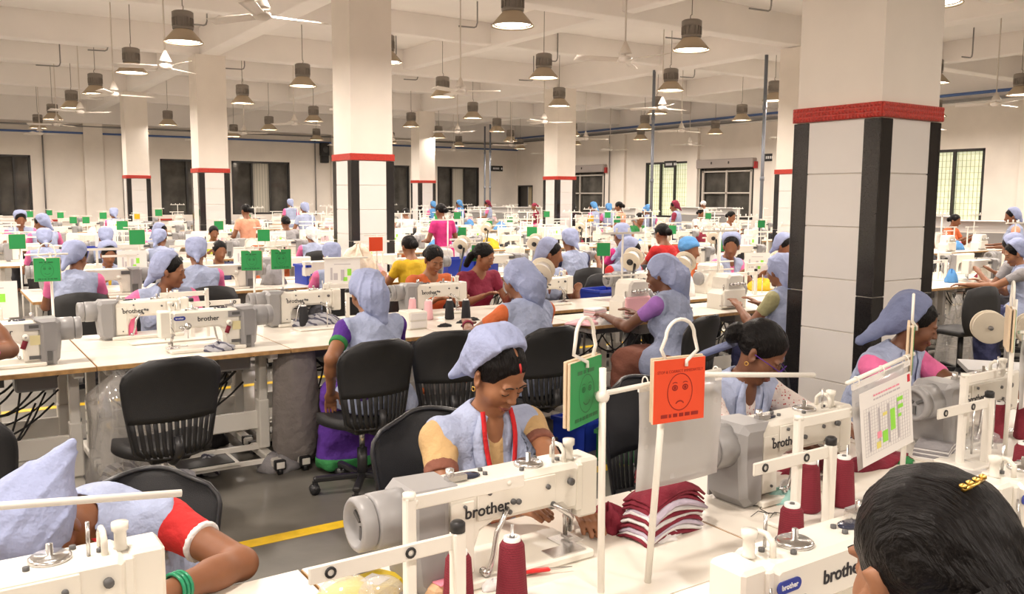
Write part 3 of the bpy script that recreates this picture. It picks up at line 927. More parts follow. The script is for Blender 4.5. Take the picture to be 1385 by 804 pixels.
class SDF:
    def __init__(s, lo, hi, h):
        s.h = h; s.lo = np.array(lo, np.float32)
        s.n = np.ceil((np.array(hi) - s.lo) / h).astype(int) + 1
        s.phi = np.full(tuple(s.n), .5, np.float32)
        s.ax = [s.lo[i] + h * np.arange(s.n[i], dtype=np.float32) for i in range(3)]
    def copy(s):
        c = object.__new__(SDF); c.__dict__ = dict(s.__dict__); c.phi = s.phi.copy(); return c
    def coarse(s):
        s.phi = np.ascontiguousarray(s.phi[::2, ::2, ::2]); s.h *= 2; s.n = np.array(s.phi.shape)
        s.ax = [a[::2] for a in s.ax]
        return s
    def win(s, lo, hi, mg):
        sl = []
        for i in range(3):
            a = int(np.floor((lo[i] - mg - s.lo[i]) / s.h)); b = int(np.ceil((hi[i] + mg - s.lo[i]) / s.h)) + 1
            sl.append(slice(max(a, 0), max(min(b, s.n[i]), 0)))
        return tuple(sl)
    def xyz(s, sl):
        return s.ax[0][sl[0]][:, None, None], s.ax[1][sl[1]][None, :, None], s.ax[2][sl[2]][None, None, :]
    def add(s, prim, k=.02):
        f, lo, hi = prim
        sl = s.win(lo, hi, .05 + k)
        a = s.phi[sl]
        if a.size == 0: return s
        b = f(*s.xyz(sl))
        if k > 0:
            h = np.clip(.5 + .5 * (a - b) / k, 0, 1)
            s.phi[sl] = a + (b - a) * h - k * h * (1 - h)
        else: s.phi[sl] = np.minimum(a, b)
        return s
    def sub(s, prim, k=.01):
        f, lo, hi = prim
        sl = s.win(lo, hi, .05 + k)
        a = s.phi[sl]
        if a.size == 0: return s
        b = -f(*s.xyz(sl))
        h = np.clip(.5 - .5 * (a - b) / k, 0, 1)
        s.phi[sl] = a + (b - a) * h + k * h * (1 - h)
        return s
    def cut(s, fn, k=.006):
        b = fn(*s.xyz((slice(None),) * 3))
        a = s.phi
        h = np.clip(.5 - .5 * (a - b) / k, 0, 1)
        s.phi = (a + (b - a) * h + k * h * (1 - h)).astype(np.float32)
        return s
    def inflate(s, d): s.phi = s.phi - np.float32(d); return s
    def wobble(s, amp, freq, seed=0, R=None):
        X, Y, Z = s.xyz((slice(None),) * 3)
        rnd = random.Random(seed)
        w = 0
        for q in range(3):
            d = [rnd.uniform(-1, 1) for _ in range(3)]; L = math.sqrt(sum(x * x for x in d))
            w = w + np.sin((X * d[0] + Y * d[1] + Z * d[2]) / L * freq * (1 + .6 * q) + rnd.uniform(0, 6) + 1.2 * np.sin((X * d[1] - Z * d[0]) * freq * .5))
        s.phi = (s.phi + amp / 3 * w).astype(np.float32)
        return s
    def folds(s, amp, freq, o, R, seed=0, power=4):
        """narrow raised creases running roughly along the third axis of R"""
        X, Y, Z = s.xyz((slice(None),) * 3)
        rnd = random.Random(seed)
        for q in range(2):
            d = R @ np.array((rnd.uniform(.5, 1), rnd.uniform(-.7, .7), rnd.uniform(-.5, .5)))
            u = (X - o[0]) * d[0] + (Y - o[1]) * d[1] + (Z - o[2]) * d[2]
            e = R @ np.array((rnd.uniform(-.5, .5), rnd.uniform(-.3, .3), 1))
            w = (X - o[0]) * e[0] + (Y - o[1]) * e[1] + (Z - o[2]) * e[2]
            c = 1 - np.abs(np.sin(u * freq * (1 + .5 * q) + 1.3 * np.sin(w * freq * .35 + q) + rnd.uniform(0, 6)))
            s.phi = (s.phi - amp * c ** power * (.5 + .5 * np.sin(w * freq * .4 + 2 * q))).astype(np.float32)
        return s
    def at(s, p):
        q = (np.array(p) - s.lo) / s.h
        i = np.clip(np.floor(q).astype(int), 0, s.n - 2); t = q - i
        r = 0
        for a in (0, 1):
            for b in (0, 1):
                for c in (0, 1):
                    r += s.phi[i[0] + a, i[1] + b, i[2] + c] * (t[0] if a else 1 - t[0]) * (t[1] if b else 1 - t[1]) * (t[2] if c else 1 - t[2])
        return r
    def hit(s, p, d, off=0., n=480, step=.0006):
        p = np.array(p, float); d = np.array(d, float)
        for i in range(n):
            if s.at(p + d * step * i) < off: return p + d * step * i
        return p + d * step * n
    def mesh(s, name, mat):
        phi = s.phi; n = s.n
        neg = phi < 0
        c = np.zeros(tuple(n - 1), np.int8)
        for a in (0, 1):
            for b in (0, 1):
                for d in (0, 1):
                    c += neg[a:n[0] - 1 + a, b:n[1] - 1 + b, d:n[2] - 1 + d]
        act = np.argwhere((c > 0) & (c < 8))
        if len(act) == 0:
            return bpy.data.meshes.new(name)
        ids = np.full(tuple(n - 1), -1, np.int32)
        ids[act[:, 0], act[:, 1], act[:, 2]] = np.arange(len(act))
        corners = np.array([(a, b, d) for a in (0, 1) for b in (0, 1) for d in (0, 1)])
        val = np.stack([phi[act[:, 0] + k[0], act[:, 1] + k[1], act[:, 2] + k[2]] for k in corners], 1)
        acc = np.zeros((len(act), 3), np.float32); cnt = np.zeros((len(act), 1), np.float32)
        for i in range(8):
            for j in range(i + 1, 8):
                if np.abs(corners[i] - corners[j]).sum() != 1: continue
                m = (val[:, i] < 0) != (val[:, j] < 0)
                t = np.where(m, val[:, i] / np.where(m, val[:, i] - val[:, j], 1), 0)[:, None]
                acc += np.where(m[:, None], corners[i] + (corners[j] - corners[i]) * t, 0)
                cnt += m[:, None]
        P = s.lo + s.h * (act + acc / np.maximum(cnt, 1))
        faces = []
        for ax in range(3):
            u, v = (ax + 1) % 3, (ax + 2) % 3
            sl0 = [slice(None)] * 3; sl1 = [slice(None)] * 3
            sl0[ax] = slice(0, n[ax] - 1); sl1[ax] = slice(1, n[ax])
            for q in (u, v):
                sl0[q] = slice(1, n[q] - 1); sl1[q] = slice(1, n[q] - 1)
            A = neg[tuple(sl0)]; B = neg[tuple(sl1)]
            e = np.argwhere(A != B)
            if len(e) == 0: continue
            flip = A[e[:, 0], e[:, 1], e[:, 2]]
            base = e.copy(); base[:, u] += 1; base[:, v] += 1
            def cid(du, dv):
                k = base.copy(); k[:, u] += du; k[:, v] += dv
                return ids[k[:, 0], k[:, 1], k[:, 2]]
            q = np.stack([cid(-1, -1), cid(0, -1), cid(0, 0), cid(-1, 0)], 1)
            q = np.where(flip[:, None], q, q[:, ::-1])
            q = q[(q >= 0).all(1)]
            faces.append(q)
        F = np.concatenate(faces)
        me = bpy.data.meshes.new(name)
        me.vertices.add(len(P)); me.vertices.foreach_set('co', P.astype(np.float32).ravel())
        me.loops.add(len(F) * 4); me.loops.foreach_set('vertex_index', F.astype(np.int32).ravel())
        me.polygons.add(len(F)); me.polygons.foreach_set('loop_start', np.arange(0, len(F) * 4, 4, dtype=np.int32))
        me.polygons.foreach_set('use_smooth', np.ones(len(F), bool))
        me.update(calc_edges=True); me.validate()
        me.materials.append(mat)
        return me

SKIN = M('brown_skin', (.235, .095, .045), .5, noise=.12, nscale=14)
SKIN2 = M('deep_brown_skin', (.165, .066, .032), .5, noise=.12, nscale=14)
SKIN3 = M('warm_brown_skin', (.30, .13, .062), .5, noise=.12, nscale=14)
HAIR = M('black_hair', (.005, .004, .004), .42, bump=.5, bscale=1, spec=.16)
_nt = HAIR.node_tree
_mp = _nt.nodes.new('ShaderNodeMapping'); _mp.inputs['Scale'].default_value = (260, 26, 40)
_nt.links.new([n for n in _nt.nodes if n.type == 'TEX_COORD'][0].outputs['Object'], _mp.inputs['Vector'])
for _n in _nt.nodes:
    if _n.type == 'TEX_NOISE': _nt.links.new(_mp.outputs['Vector'], _n.inputs['Vector'])
CHAM = M('light_blue_chambray', (.37, .425, .60), .85, noise=.12, nscale=9, bump=.9, bscale=13)
CHAMS = M('light_blue_scarf_cotton', (.34, .39, .60), .85, noise=.10, nscale=7, bump=.8, bscale=12)
CHAMD = M('dull_blue_scarf_cotton', (.19, .225, .38), .85, noise=.12, nscale=7, bump=.8, bscale=12)
LIPM = M('lips', (.20, .055, .045), .4)
BROW = M('eyebrow_hair', (.012, .009, .008), .7)
EYEW = M('eye_white', (.6, .57, .54), .3)
SIND = M('vermilion', (.42, .02, .02), .7)
GOLD = M('gold', (.75, .48, .12), .3, 1.)
def CL(name, c, **k): return M(name, c, .85, bump=.6, bscale=16, noise=.12, nscale=12, **k)
PURPLE = CL('purple_cloth', (.085, .02, .26)); PINKC = CL('pink_cloth', (.80, .17, .38)); ORANGEC = CL('orange_print_cloth', (.62, .14, .04))
TANC = CL('tan_print_cloth', (.56, .37, .17)); REDCL = CL('red_cloth', (.55, .02, .02)); YELC = CL('yellow_cloth', (.72, .46, .02))
FLORAL = CL('white_floral_cloth', (.66, .58, .54)); GREYC = CL('grey_cloth', (.30, .29, .30)); MAGENTA = CL('magenta_cloth', (.60, .03, .20))
LILAC = CL('lilac_cloth', (.36, .16, .52)); CHECK = CL('green_check_cloth', (.40, .38, .20)); NAVY = CL('navy_cloth', (.03, .035, .10))
LIMEC = CL('lime_cloth', (.55, .62, .04)); PEACH = CL('peach_cloth', (.80, .38, .25)); WHITEC = CL('white_cloth', (.75, .73, .72)); SKYC = CL('sky_blue_cloth', (.10, .30, .62))
MARC = CL('maroon_cloth', (.25, .02, .05)); DARKC = CL('dark_trouser_cloth', (.05, .05, .06)); GREENCL = CL('green_cloth', (.03, .22, .06)); BROWNC = CL('brown_print_cloth', (.22, .08, .05))
# floral: red specks on white
_nt = FLORAL.node_tree; _bs = _nt.nodes['Principled BSDF']
_vo = _nt.nodes.new('ShaderNodeTexVoronoi'); _vo.inputs['Scale'].default_value = 80
_tc = _nt.nodes.new('ShaderNodeTexCoord'); _nt.links.new(_tc.outputs['Object'], _vo.inputs['Vector'])
_mr = _nt.nodes.new('ShaderNodeMapRange'); _mr.inputs['From Min'].default_value = .20; _mr.inputs['From Max'].default_value = .30
_nt.links.new(_vo.outputs['Distance'], _mr.inputs['Value'])
_mx = _nt.nodes.new('ShaderNodeMix'); _mx.data_type = 'RGBA'; _mx.inputs['A'].default_value = (.42, .05, .05, 1); _mx.inputs['B'].default_value = (.72, .64, .60, 1)
_nt.links.new(_mr.outputs['Result'], _mx.inputs['Factor']); _nt.links.new(_mx.outputs['Result'], _bs.inputs['Base Color'])

def person(name, label, loc, rz=0., group=None, h=.007, hz=.53, lean=18, side=0., neck=30, head=(0, 10, 0), hand_l=None, hand_r=None, pole_l=(-.25, -.1, -.5), pole_r=(.25, -.1, -.5),
           skin=None, blouse=None, sleeve=.55, border=None, border_w=.13, vest=None, headwear='kerchief', scarf=None, skirt=None, hem=None, standing=False, face=True, lanyard=None, scale=1., fingers=True, bangle=None, tip=None, vest_hem=None, mood=0, front=.03, neck_side=0.):
    """local frame: hip over the origin, sitter looks to +Y, its right hand on +X"""
    skin = skin or SKIN; blouse = blouse or PINKC; scarf = scarf or CHAMS; skirt = skirt or DARKC
    root = thing(name, label, 'person', loc, rz, group)
    if scale != 1: root.scale = (scale,) * 3
    L = math.radians(lean)
    hip = V(0, 0, hz)
    dS = V(math.sin(math.radians(side)), math.sin(L), math.cos(L)); dS /= np.linalg.norm(dS)
    fS = V(0, math.cos(L), -math.sin(L))
    Rs = _rm(-L)
    sp = lambda t, f=0., x=0.: hip + dS * t + fS * f + V(x, 0, 0)
    c7 = sp(.455, .0)
    shL, shR = sp(.405, .01, -.165), sp(.405, .01, .165)
    na = math.radians(neck); yw, pt, rl = [math.radians(a) for a in head]
    nd = V(math.sin(na) * math.sin(-yw) * .5 + neck_side, math.sin(na), math.cos(na)); nd /= np.linalg.norm(nd)
    HC = c7 + nd * .155
    RH = _rm(0, 0, yw) @ _rm(-pt, 0, 0) @ _rm(0, rl, 0)
    hp = lambda x, y, z: HC + RH @ np.array((x, y, z))
    hell = lambda c, r, R2=None: ell(hp(*c), r, RH if R2 is None else RH @ R2)
    hcap = lambda a, b, r1, r2=None: cap(hp(*a), hp(*b), r1, r2)
    def arm(sh, wt, pole, sx):
        U, Fo = .26, .235
        wt = np.array(wt if wt is not None else (sx * .16, .36, hz + .25), np.float32)
        d = wt - sh; D = float(np.linalg.norm(d)); 
        if D > U + Fo - .005: d = d / D * (U + Fo - .005); D = U + Fo - .005; wt = sh + d
        a = (U * U - Fo * Fo + D * D) / (2 * D)
        hh = math.sqrt(max(U * U - a * a, 0))
        dn = d / D
        p = np.array(pole, np.float32); p = p - dn * (p @ dn); p /= np.linalg.norm(p) + 1e-6
        return sh + dn * a + p * hh, wt
    elL, wrL = arm(shL, hand_l, pole_l, -1)
    elR, wrR = arm(shR, hand_r, pole_r, 1)
    if standing:
        kn = [V(s * .09, .02, .46) for s in (-1, 1)]; an = [V(s * .09, 0, .08) for s in (-1, 1)]
    else:
        kn = [V(s * .10, .38, hz - .03) for s in (-1, 1)]; an = [V(s * .10, .36, .08) for s in (-1, 1)]
    allp = np.stack([shL, shR, elL, elR, wrL, wrR, HC, c7, hip] + kn + an)
    lo = allp.min(0) - V(.22, .24, .09); hi = allp.max(0) + V(.22, .24, .22)
    lo[2] = max(lo[2], -.02)
    # ---------- torso field
    tor = SDF(lo, hi, h)
    tor.add(ell(sp(.0), (.158, .12, .115), Rs), 0)
    tor.add(ell(sp(.14, .012), (.135, .105, .13), Rs), .06)
    tor.add(ell(sp(.29, .0), (.145, .105, .15), Rs), .06)
    for s in (-1, 1):
        tor.add(ell(sp(.27, .085, s * .065), (.06, .05, .062), Rs), .04)
    tor.add(cap(shL * .96 + c7 * .04, shR * .96 + c7 * .04, .05), .05)
    tor.add(cap(sp(.40, -.02), sp(.45, .0), .07, .055), .05)
    body = tor.copy()
    # ---------- body
    body.add(cap(sp(.43), c7 + nd * .10, .050, .042), .03)
    def hand(el, wr, sx):
        d = (wr - el) / np.linalg.norm(wr - el)
        up = V(0, 0, 1)
        sd = np.cross(d, up); sd /= np.linalg.norm(sd) + 1e-6      # to the hand's right
        nn = np.cross(sd, d)
        th = -sx                                                    # thumb side
        if h > .009 or not fingers:
            body.add(ell(wr + d * .07, (.038, .075, .018), np.stack([sd, d, nn], 1)), .012)
            return
        body.add(ell(wr + d * .045, (.037, .05, .015), np.stack([sd, d, nn], 1)), .012)
        for i, (o, ln) in enumerate(((-.027, .058), (-.009, .072), (.009, .076), (.027, .066))):
            b0 = wr + d * .08 + sd * (o * -th)
            m = b0 + d * ln * .5 - nn * ln * .10
            e = m + d * ln * .40 - nn * ln * .30
            body.add(cap(b0, m, .0088, .0082), .004); body.add(cap(m, e, .0082, .007), .003)
        t0 = wr + d * .02 + sd * th * .03; t1 = t0 + d * .035 + sd * th * .022 - nn * .008; t2 = t1 + d * .03 + sd * th * .002 - nn * .01
        body.add(cap(t0, t1, .013, .0105), .01); body.add(cap(t1, t2, .0105, .0085), .004)
    for sh, el, wr, sx in ((shL, elL, wrL, -1), (shR, elR, wrR, 1)):
        body.add(cap(sh, el, .046, .037), .03)
        body.add(cap(el, el + (wr - el) * .4, .037, .036), .015); body.add(cap(el + (wr - el) * .3, wr, .036, .0235), .015)
        hand(el, wr, sx)
    for i in (0, 1):
        hj = sp(-.01, .0, (-1, 1)[i] * .085)
        body.add(cap(hj, kn[i], .082, .058), .03); body.add(cap(kn[i], an[i], .052, .034), .02)
        body.add(cap(an[i] - V(0, .02, .04), an[i] + V(0, .13, -.05), .032, .024), .015)
    # head
    body.add(hell((0, -.012, .035), (.073, .092, .082)), 0.03)
    body.add(hell((0, .022, -.028), (.055, .065, .080)), .025)
    body.add(hell((0, .062, -.092), (.022, .020, .018)), .02)
    if h < .0085 and face:
        for s in (-1, 1):
            body.add(hell((s * .036, .052, -.030), (.025, .027, .028)), .02)
            body.add(hell((s * .030, .080, .018), (.022, .010, .008)), .012)
            body.sub(hell((s * .030, .099, .001), (.017, .016, .009)), .012)
            body.add(hell((s * .030, .0775, -.002), (.015, .0105, .0095)), .005)
            body.add(hell((s * .0105, .0925, -.032), (.0075, .0085, .0065)), .006)
        body.add(hcap((0, .082, .012), (0, .1005, -.028), .0065, .0095), .010)
        body.add(hcap((-.016, .083, -.060), (.016, .083, -.060), .0055), .006); body.add(hcap((0, .090, -.0595), (0, .090, -.061), .005), .006)
        body.add(hcap((-.013, .084, -.070), (.013, .084, -.070), .0065), .006)
    else:
        body.add(hcap((0, .078, .01), (0, .10, -.03), .010, .014), .015)
    for s in (-1, 1):
        body.add(hell((s * .074, -.004, -.012), (.009, .018, .031), _rm(.2, s * .25, s * -.45)), .006)
        if h < .006: body.sub(hell((s * .083, .0, -.010), (.007, .009, .017)), .005)
    obj('body', body.mesh('body', skin), root)
    # ---------- blouse
    bl = tor.copy().inflate(.006)
    for sh, el in ((shL, elL), (shR, elR)):
        e2 = sh + (el - sh) * min(sleeve + .1, 1)
        bl.add(cap(sh, e2, .056, .047), .03)
    if sleeve > 1:
        for el, wr in ((elL, wrL), (elR, wrR)): bl.add(cap(el, el + (wr - el) * .92, .047, .034), .02)
    else:
        for sh, el in ((shL, elL), (shR, elR)):
            d = (el - sh) / np.linalg.norm(el - sh)
            pl = plane(sh + d * .26 * sleeve, d); ctr = sh + d * .26 * (sleeve + .12)
            bb = SDF.win(bl, ctr - .10, ctr + .10, 0)
            a = bl.phi[bb]; xyz = bl.xyz(bb)
            near = (np.sqrt((xyz[0] - ctr[0]) ** 2 + (xyz[1] - ctr[1]) ** 2 + (xyz[2] - ctr[2]) ** 2) - .075)
            bl.phi[bb] = np.maximum(a, -np.maximum(-pl(*xyz), near))
    bl.sub(cap(sp(.50, .05), sp(.40, .125), .056, .026), .01)
    bl.sub(cap(c7, c7 + nd * .12, .062), .01)
    bl.cut(lambda X, Y, Z: -plane(sp(-.02), dS)(X, Y, Z) + 0 * X)
    if h < .009: bl.coarse()
    obj('blouse', bl.mesh('blouse', blouse), root)
    if border:
        for sh, el in ((shL, elL), (shR, elR)):
            d = (el - sh) / np.linalg.norm(el - sh)
            a = sh + d * .26 * (sleeve - .16); b = sh + d * .26 * sleeve
            r_ = .056 - .009 * sleeve / (sleeve + .1)
            bo = SDF(np.minimum(a, b) - .1, np.maximum(a, b) + .1, h)
            bo.add(cap(a - d * .03, b + d * .03, r_ + .0045, r_ + .0025), 0)
            pa, pb = plane(sh + d * .26 * sleeve + d * .002, d), plane(sh + d * .26 * (sleeve - border_w), d)
            bo.cut(lambda X, Y, Z: np.maximum(pa(X, Y, Z), -pb(X, Y, Z)), .003)
            obj('sleeve_border', bo.mesh('sleeve_border', border), root)
    # ---------- vest
    ve = None
    if vest:
        ve = tor.copy().inflate(.017)
        ve.add(ell(sp(-.02), (.185, .15, .13), Rs), .05)
        if vest_hem:
            ve.add(cap(hip + V(-.10, .12, -.02), hip + V(.10, .12, -.02), .13), .06)
            ve.add(cap(hip + V(-.09, -.02, -.06), hip + V(.09, -.02, -.06), .115, .115), .06)
        sx = .178
        ve.cut(lambda X, Y, Z: np.abs(X - sp(.36)[0]) - sx + 0.12 * np.maximum(0, hz + .2 - Z) * -3 + 0 * Y, .01)
        for sh, s in ((shL, -1), (shR, 1)):
            ve.sub(ell(sh + V(s * .055, .01, -.05), (.06, .085, .10), Rs), .01)
        ve.sub(cap(c7 + nd * .035, c7 + nd * .14, .056, .066), .01)
        vb = sp(.23, .15)
        ve.sub(cap(sp(.46, .075), vb, .040, .004), .008)
        zb = hz - .10 if not vest_hem else vest_hem
        ve.cut(lambda X, Y, Z: zb - Z + 0 * X + 0 * Y)
        ve.wobble(.0025, 30, seed=len(label)).folds(.007 if h < .009 else .009, 30, sp(.2), Rs, seed=len(label))
        if h < .0085:
            collar = []
            def snap(q, off):
                q = np.array(q, float)
                g_ = lambda z: min(ve.at(z), body.at(z), bl.at(z))
                for _ in range(60):
                    if g_(q) < off: q = q + fS * .002
                    else: break
                for _ in range(70):
                    if g_(q) > off + .002: q = q - fS * .002
                    else: break
                return q
            for s in (-1, 1):
                P = []
                an_ = [(c7 + nd * .045 + V(s * .052, 0, 0) - fS * .02, .010), (sp(.447, .06, s * .055), .034), (sp(.40, .12, s * .047), .042), (sp(.35, .14, s * .036), .050), (sp(.315, .15, s * .028), .004)]
                for q, w in an_:
                    P.append([Vector(snap(q, .006)), Vector(snap(q + V(s * w * .5, 0, -.004), .009)), Vector(snap(q + V(s * w, 0, -.010), .006))])
                collar.append(P)
        obj('vest', ve.mesh('vest', vest), root)
        if h < .0085:
            for P in collar: MB().grid(P, thick=.003).build('collar', vest, root)
    # ---------- skirt / trousers
    sk = SDF(V(-.36, -.24, -.02), V(.36, .66, hz + .2), max(h, .016))
    R1 = .105 if not standing else .10
    for i in (0, 1):
        hj = sp(-.01, .0, (-1, 1)[i] * .085)
        sk.add(cap(hj, kn[i], .118, .085), .05); sk.add(cap(kn[i], an[i] + V((-1, 1)[i] * .02, .0, 0), .085, .115 if hem or skirt is not DARKC else .07), .05)
    if skirt is not DARKC:
        sk.add(cap((kn[0] + kn[1]) / 2, (an[0] + an[1]) / 2, .08, .13), .08)
    sk.add(ell(sp(0), (.168, .13, .12), Rs), .04)
    sk.cut(lambda X, Y, Z: .035 - Z + 0 * X + 0 * Y); sk.cut(lambda X, Y, Z: Z - hz - .06 + 0 * X + 0 * Y)
    sk.wobble(.012, 34, seed=3)
    obj('skirt' if skirt is not DARKC else 'trousers', sk.mesh('skirt', skirt), root)
    if hem:
        he = sk.copy().inflate(.006); he.cut(lambda X, Y, Z: Z - .105 + 0 * X + 0 * Y)
        obj('skirt_border', he.mesh('skirt_border', hem), root)
    # ---------- hair
    g = max(min(h, .007), .004) if h < .009 else h
    hlo = hp(0, 0, 0) - .30; hhi = hp(0, 0, 0) + .24
    if headwear not in ('hood', 'cap_full'):
        ha = SDF(hlo, hhi, g)
        ha.add(hell((0, -.014, .036), (.0775, .0965, .0870)), 0)
        ha.cut(plane(hp(0, .088, .052), RH @ np.array((0, .80, -.60))), .01)
        ha.sub(hell((0, .10, -.02), (.066, .085, .088)), .012)
        ha.cut(plane(hp(0, 0, -.07), RH @ np.array((0, -.1, -1))), .01)
        if headwear in ('bun', 'flower'):
            ha.add(hell((0, -.115, -.005), (.048, .035, .045)), .01)
        elif headwear == 'braid':
            q = [(0, -.085, .02), (.0, -.125, -.05), (.01, -.135, -.13)]
            for a, b in zip(q, q[1:]): ha.add(hcap(a, b, .034, .028), .015)
        elif headwear == 'short':
            pass
        if headwear in ('bun', 'braid', 'kerchief') and h < .0085:
            ha.sub(hcap((0, .10, .075), (0, -.02, .132), .0035), .006)
        if h < .0085: ha.wobble(.0025, 120, seed=5)
        hm = obj('hair', ha.mesh('hair', HAIR), root)
    # ---------- scarf
    if headwear in ('kerchief', 'hood', 'tied'):
        sc = SDF(hlo, hhi, g)
        if headwear == 'kerchief':
            sc.add(hell((0, -.022, .045), (.089, .104, .096)), 0)
            sc.add(hell((0, -.06, .075), (.075, .055, .055)), .04)
            for s in (-1, 1): sc.add(hell((s * .046, -.045, .092), (.04, .05, .04)), .03)
            sc.add(hell((0, -.085, .0), (.07, .05, .07)), .04)
            sc.cut(plane(hp(0, front, .125), RH @ np.array((0, .94, -.34))), .004)
            sc.cut(plane(hp(0, 0, -.075), RH @ np.array((0, .0, -1))), .01)
            sc.add(hcap((0, -.10, -.03), tip or (.01, -.15, -.13), .050 if tip else .038, .020 if tip else .014), .03)
            sc.wobble(.003, 45, seed=len(label) + 3).folds(.006, 48, HC, RH, seed=len(label) + 1)
            sc.sub(hell((0, .022, -.05), (.061, .075, .085)), .008)
        elif headwear == 'tied':
            sc.add(hell((0, -.02, .042), (.087, .106, .094)), 0)
            sc.cut(plane(hp(0, .075, .08), RH @ np.array((0, .80, -.60))), .004)
            sc.cut(plane(hp(0, 0, -.05), RH @ np.array((0, .1, -1))), .01)
            sc.add(hcap((0, -.055, .03), tip or (0, -.20, -.03), .084, .010), .03)
            sc.wobble(.003, 40, seed=len(label) + 3).folds(.007, 40, HC, RH, seed=len(label) + 1)
        else:
            sc.add(hell((0, -.028, .042), (.096, .112, .100)), 0)
            sc.add(hell((0, -.10, -.045), (.088, .066, .10)), .05)
            sc.cut(plane(hp(0, .062, .06), RH @ np.array((0, .93, -.38))), .004)
            sc.add(hcap((0, -.12, -.05), tip or (.02, -.13, -.19), .072, .022), .05)
            sc.wobble(.004, 40, seed=len(label) + 3).folds(.011, 40, HC, RH, seed=len(label) + 1, power=3)
        obj('scarf', sc.mesh('scarf', scarf), root)
        if headwear == 'hood':
            ha = SDF(hlo, hhi, g); ha.add(hell((0, -.012, .037), (.079, .096, .087)), 0)
            ha.cut(plane(hp(0, .088, .052), RH @ np.array((0, .80, -.60))), .01); ha.sub(hell((0, .10, -.02), (.066, .085, .088)), .012)
            obj('hair', ha.mesh('hair', HAIR), root)
    if headwear == 'cap_full':
        sc = SDF(hlo, hhi, g); sc.add(hell((0, -.02, .045), (.092, .112, .10)), 0); sc.cut(plane(hp(0, .07, .05), RH @ np.array((0, .5, -.86))), .004); sc.wobble(.005, 50)
        obj('cap', sc.mesh('cap', scarf), root)
    # ---------- small face details
    if h < .0085 and face:
        fwd = RH @ np.array((0., 1., 0.))
        def onf(x, z, off=.001): return body.hit(hp(x, .16, z), -fwd, off)
        eb = MB(); el_ = MB(); lp = MB()
        for s in (-1, 1):
            eb.tube([onf(s * (.012 + .034 * i / 6), .017 + .006 * math.sin(PI * i / 6 * .8), .0002) for i in range(7)], .0021, 5)
            el_.tube([onf(s * (.017 + .026 * i / 6), -.0062 - .0035 * math.sin(PI * i / 6), .0004) for i in range(7)], .0017, 5)
        lp.tube([onf(-.021 + .042 * i / 8, -.0625 + .0015 * abs(i - 4) / 4, -.0005) for i in range(9)], .0042, 6, flat=.8); lp.tube([onf(-.017 + .034 * i / 8, -.0700 + .0035 * abs(i - 4) / 4, -.0005) for i in range(9)], .0046, 6, flat=.8)
        eb.build('eyebrow', BROW, root); el_.build('eyelash', BROW, root); lp.build('lips', LIPM, root)
        if mood:
            MB().lathe([(0, .002), (.003, .0015), (.004, 0), (.003, -.0015), (0, -.002)], 10, T=Matrix.Translation(onf(0, .019))).build('bindi', BROW, root)
            sv = MB(); pts = [hp(0, .086 - .010 * i, .086 + .009 * i) for i in range(3)]
            sv.tube([np.array(ha.hit(p + (RH @ np.array((0, .5, .85))) * .05, RH @ np.array((0, -.5, -.85)), .0)) for p in pts], .0045, 6)
            sv.build('vermilion_mark', SIND, root)
        if h < .006:
            er = MB()
            for s in (-1, 1): er.tube([hp(s * .071, -.004 + .007 * math.cos(a), -.049 + .007 * math.sin(a)) for a in [2 * PI * k / 10 for k in range(10)]], .0018, 5, closed=True)
            er.build('earring', GOLD, root)
    if lanyard and ve is not None:
        m = MB()
        for s in (-1, 1):
            pts = []
            an_ = [c7 + nd * .05 + V(s * .050, 0, 0) - fS * .02, sp(.44, .07, s * .058), sp(.34, .14, s * .042), sp(.24, .16, s * .022), sp(.13, .16, s * .004)]
            for i in range(4):
                for t in (0, .33, .66):
                    pts.append(snap(an_[i] + (an_[i + 1] - an_[i]) * t, .0095))
            pts.append(snap(an_[4], .0095))
            pts = [np.array(q, float) for q in pts]
            for _ in range(3): pts = [pts[0]] + [(pts[i - 1] + 2 * pts[i] + pts[i + 1]) / 4 for i in range(1, len(pts) - 1)] + [pts[-1]]
            pts = [q + fS * .003 for q in pts]
            P = [[Vector(p - V(.008, 0, 0)), Vector(p + V(.008, 0, 0))] for p in pts]
            m.grid(P, thick=.0015)
        m.build('lanyard', lanyard, root)
    if bangle:
        for el, wr in ((elL, wrL), (elR, wrR)):
            d = Vector((wr - el) / np.linalg.norm(wr - el)); q = d.to_track_quat('Z', 'Y').to_matrix().to_4x4()
            b = MB()
            for k in range(3): b.tube([Matrix.Translation(Vector(wr) - d * (.03 + .011 * k)) @ q @ Vector((.033 * math.cos(a), .033 * math.sin(a), 0)) for a in [2 * PI * i / 16 for i in range(16)]], .0042, 6, closed=True)
            b.build('bangle', bangle, root)
    root['_hp'] = [float(x) for x in HC]
    P_LAST.update(hp=hp, RH=RH, c7=c7, sp=sp, body=body, HC=HC)
    return root
P_LAST = {}

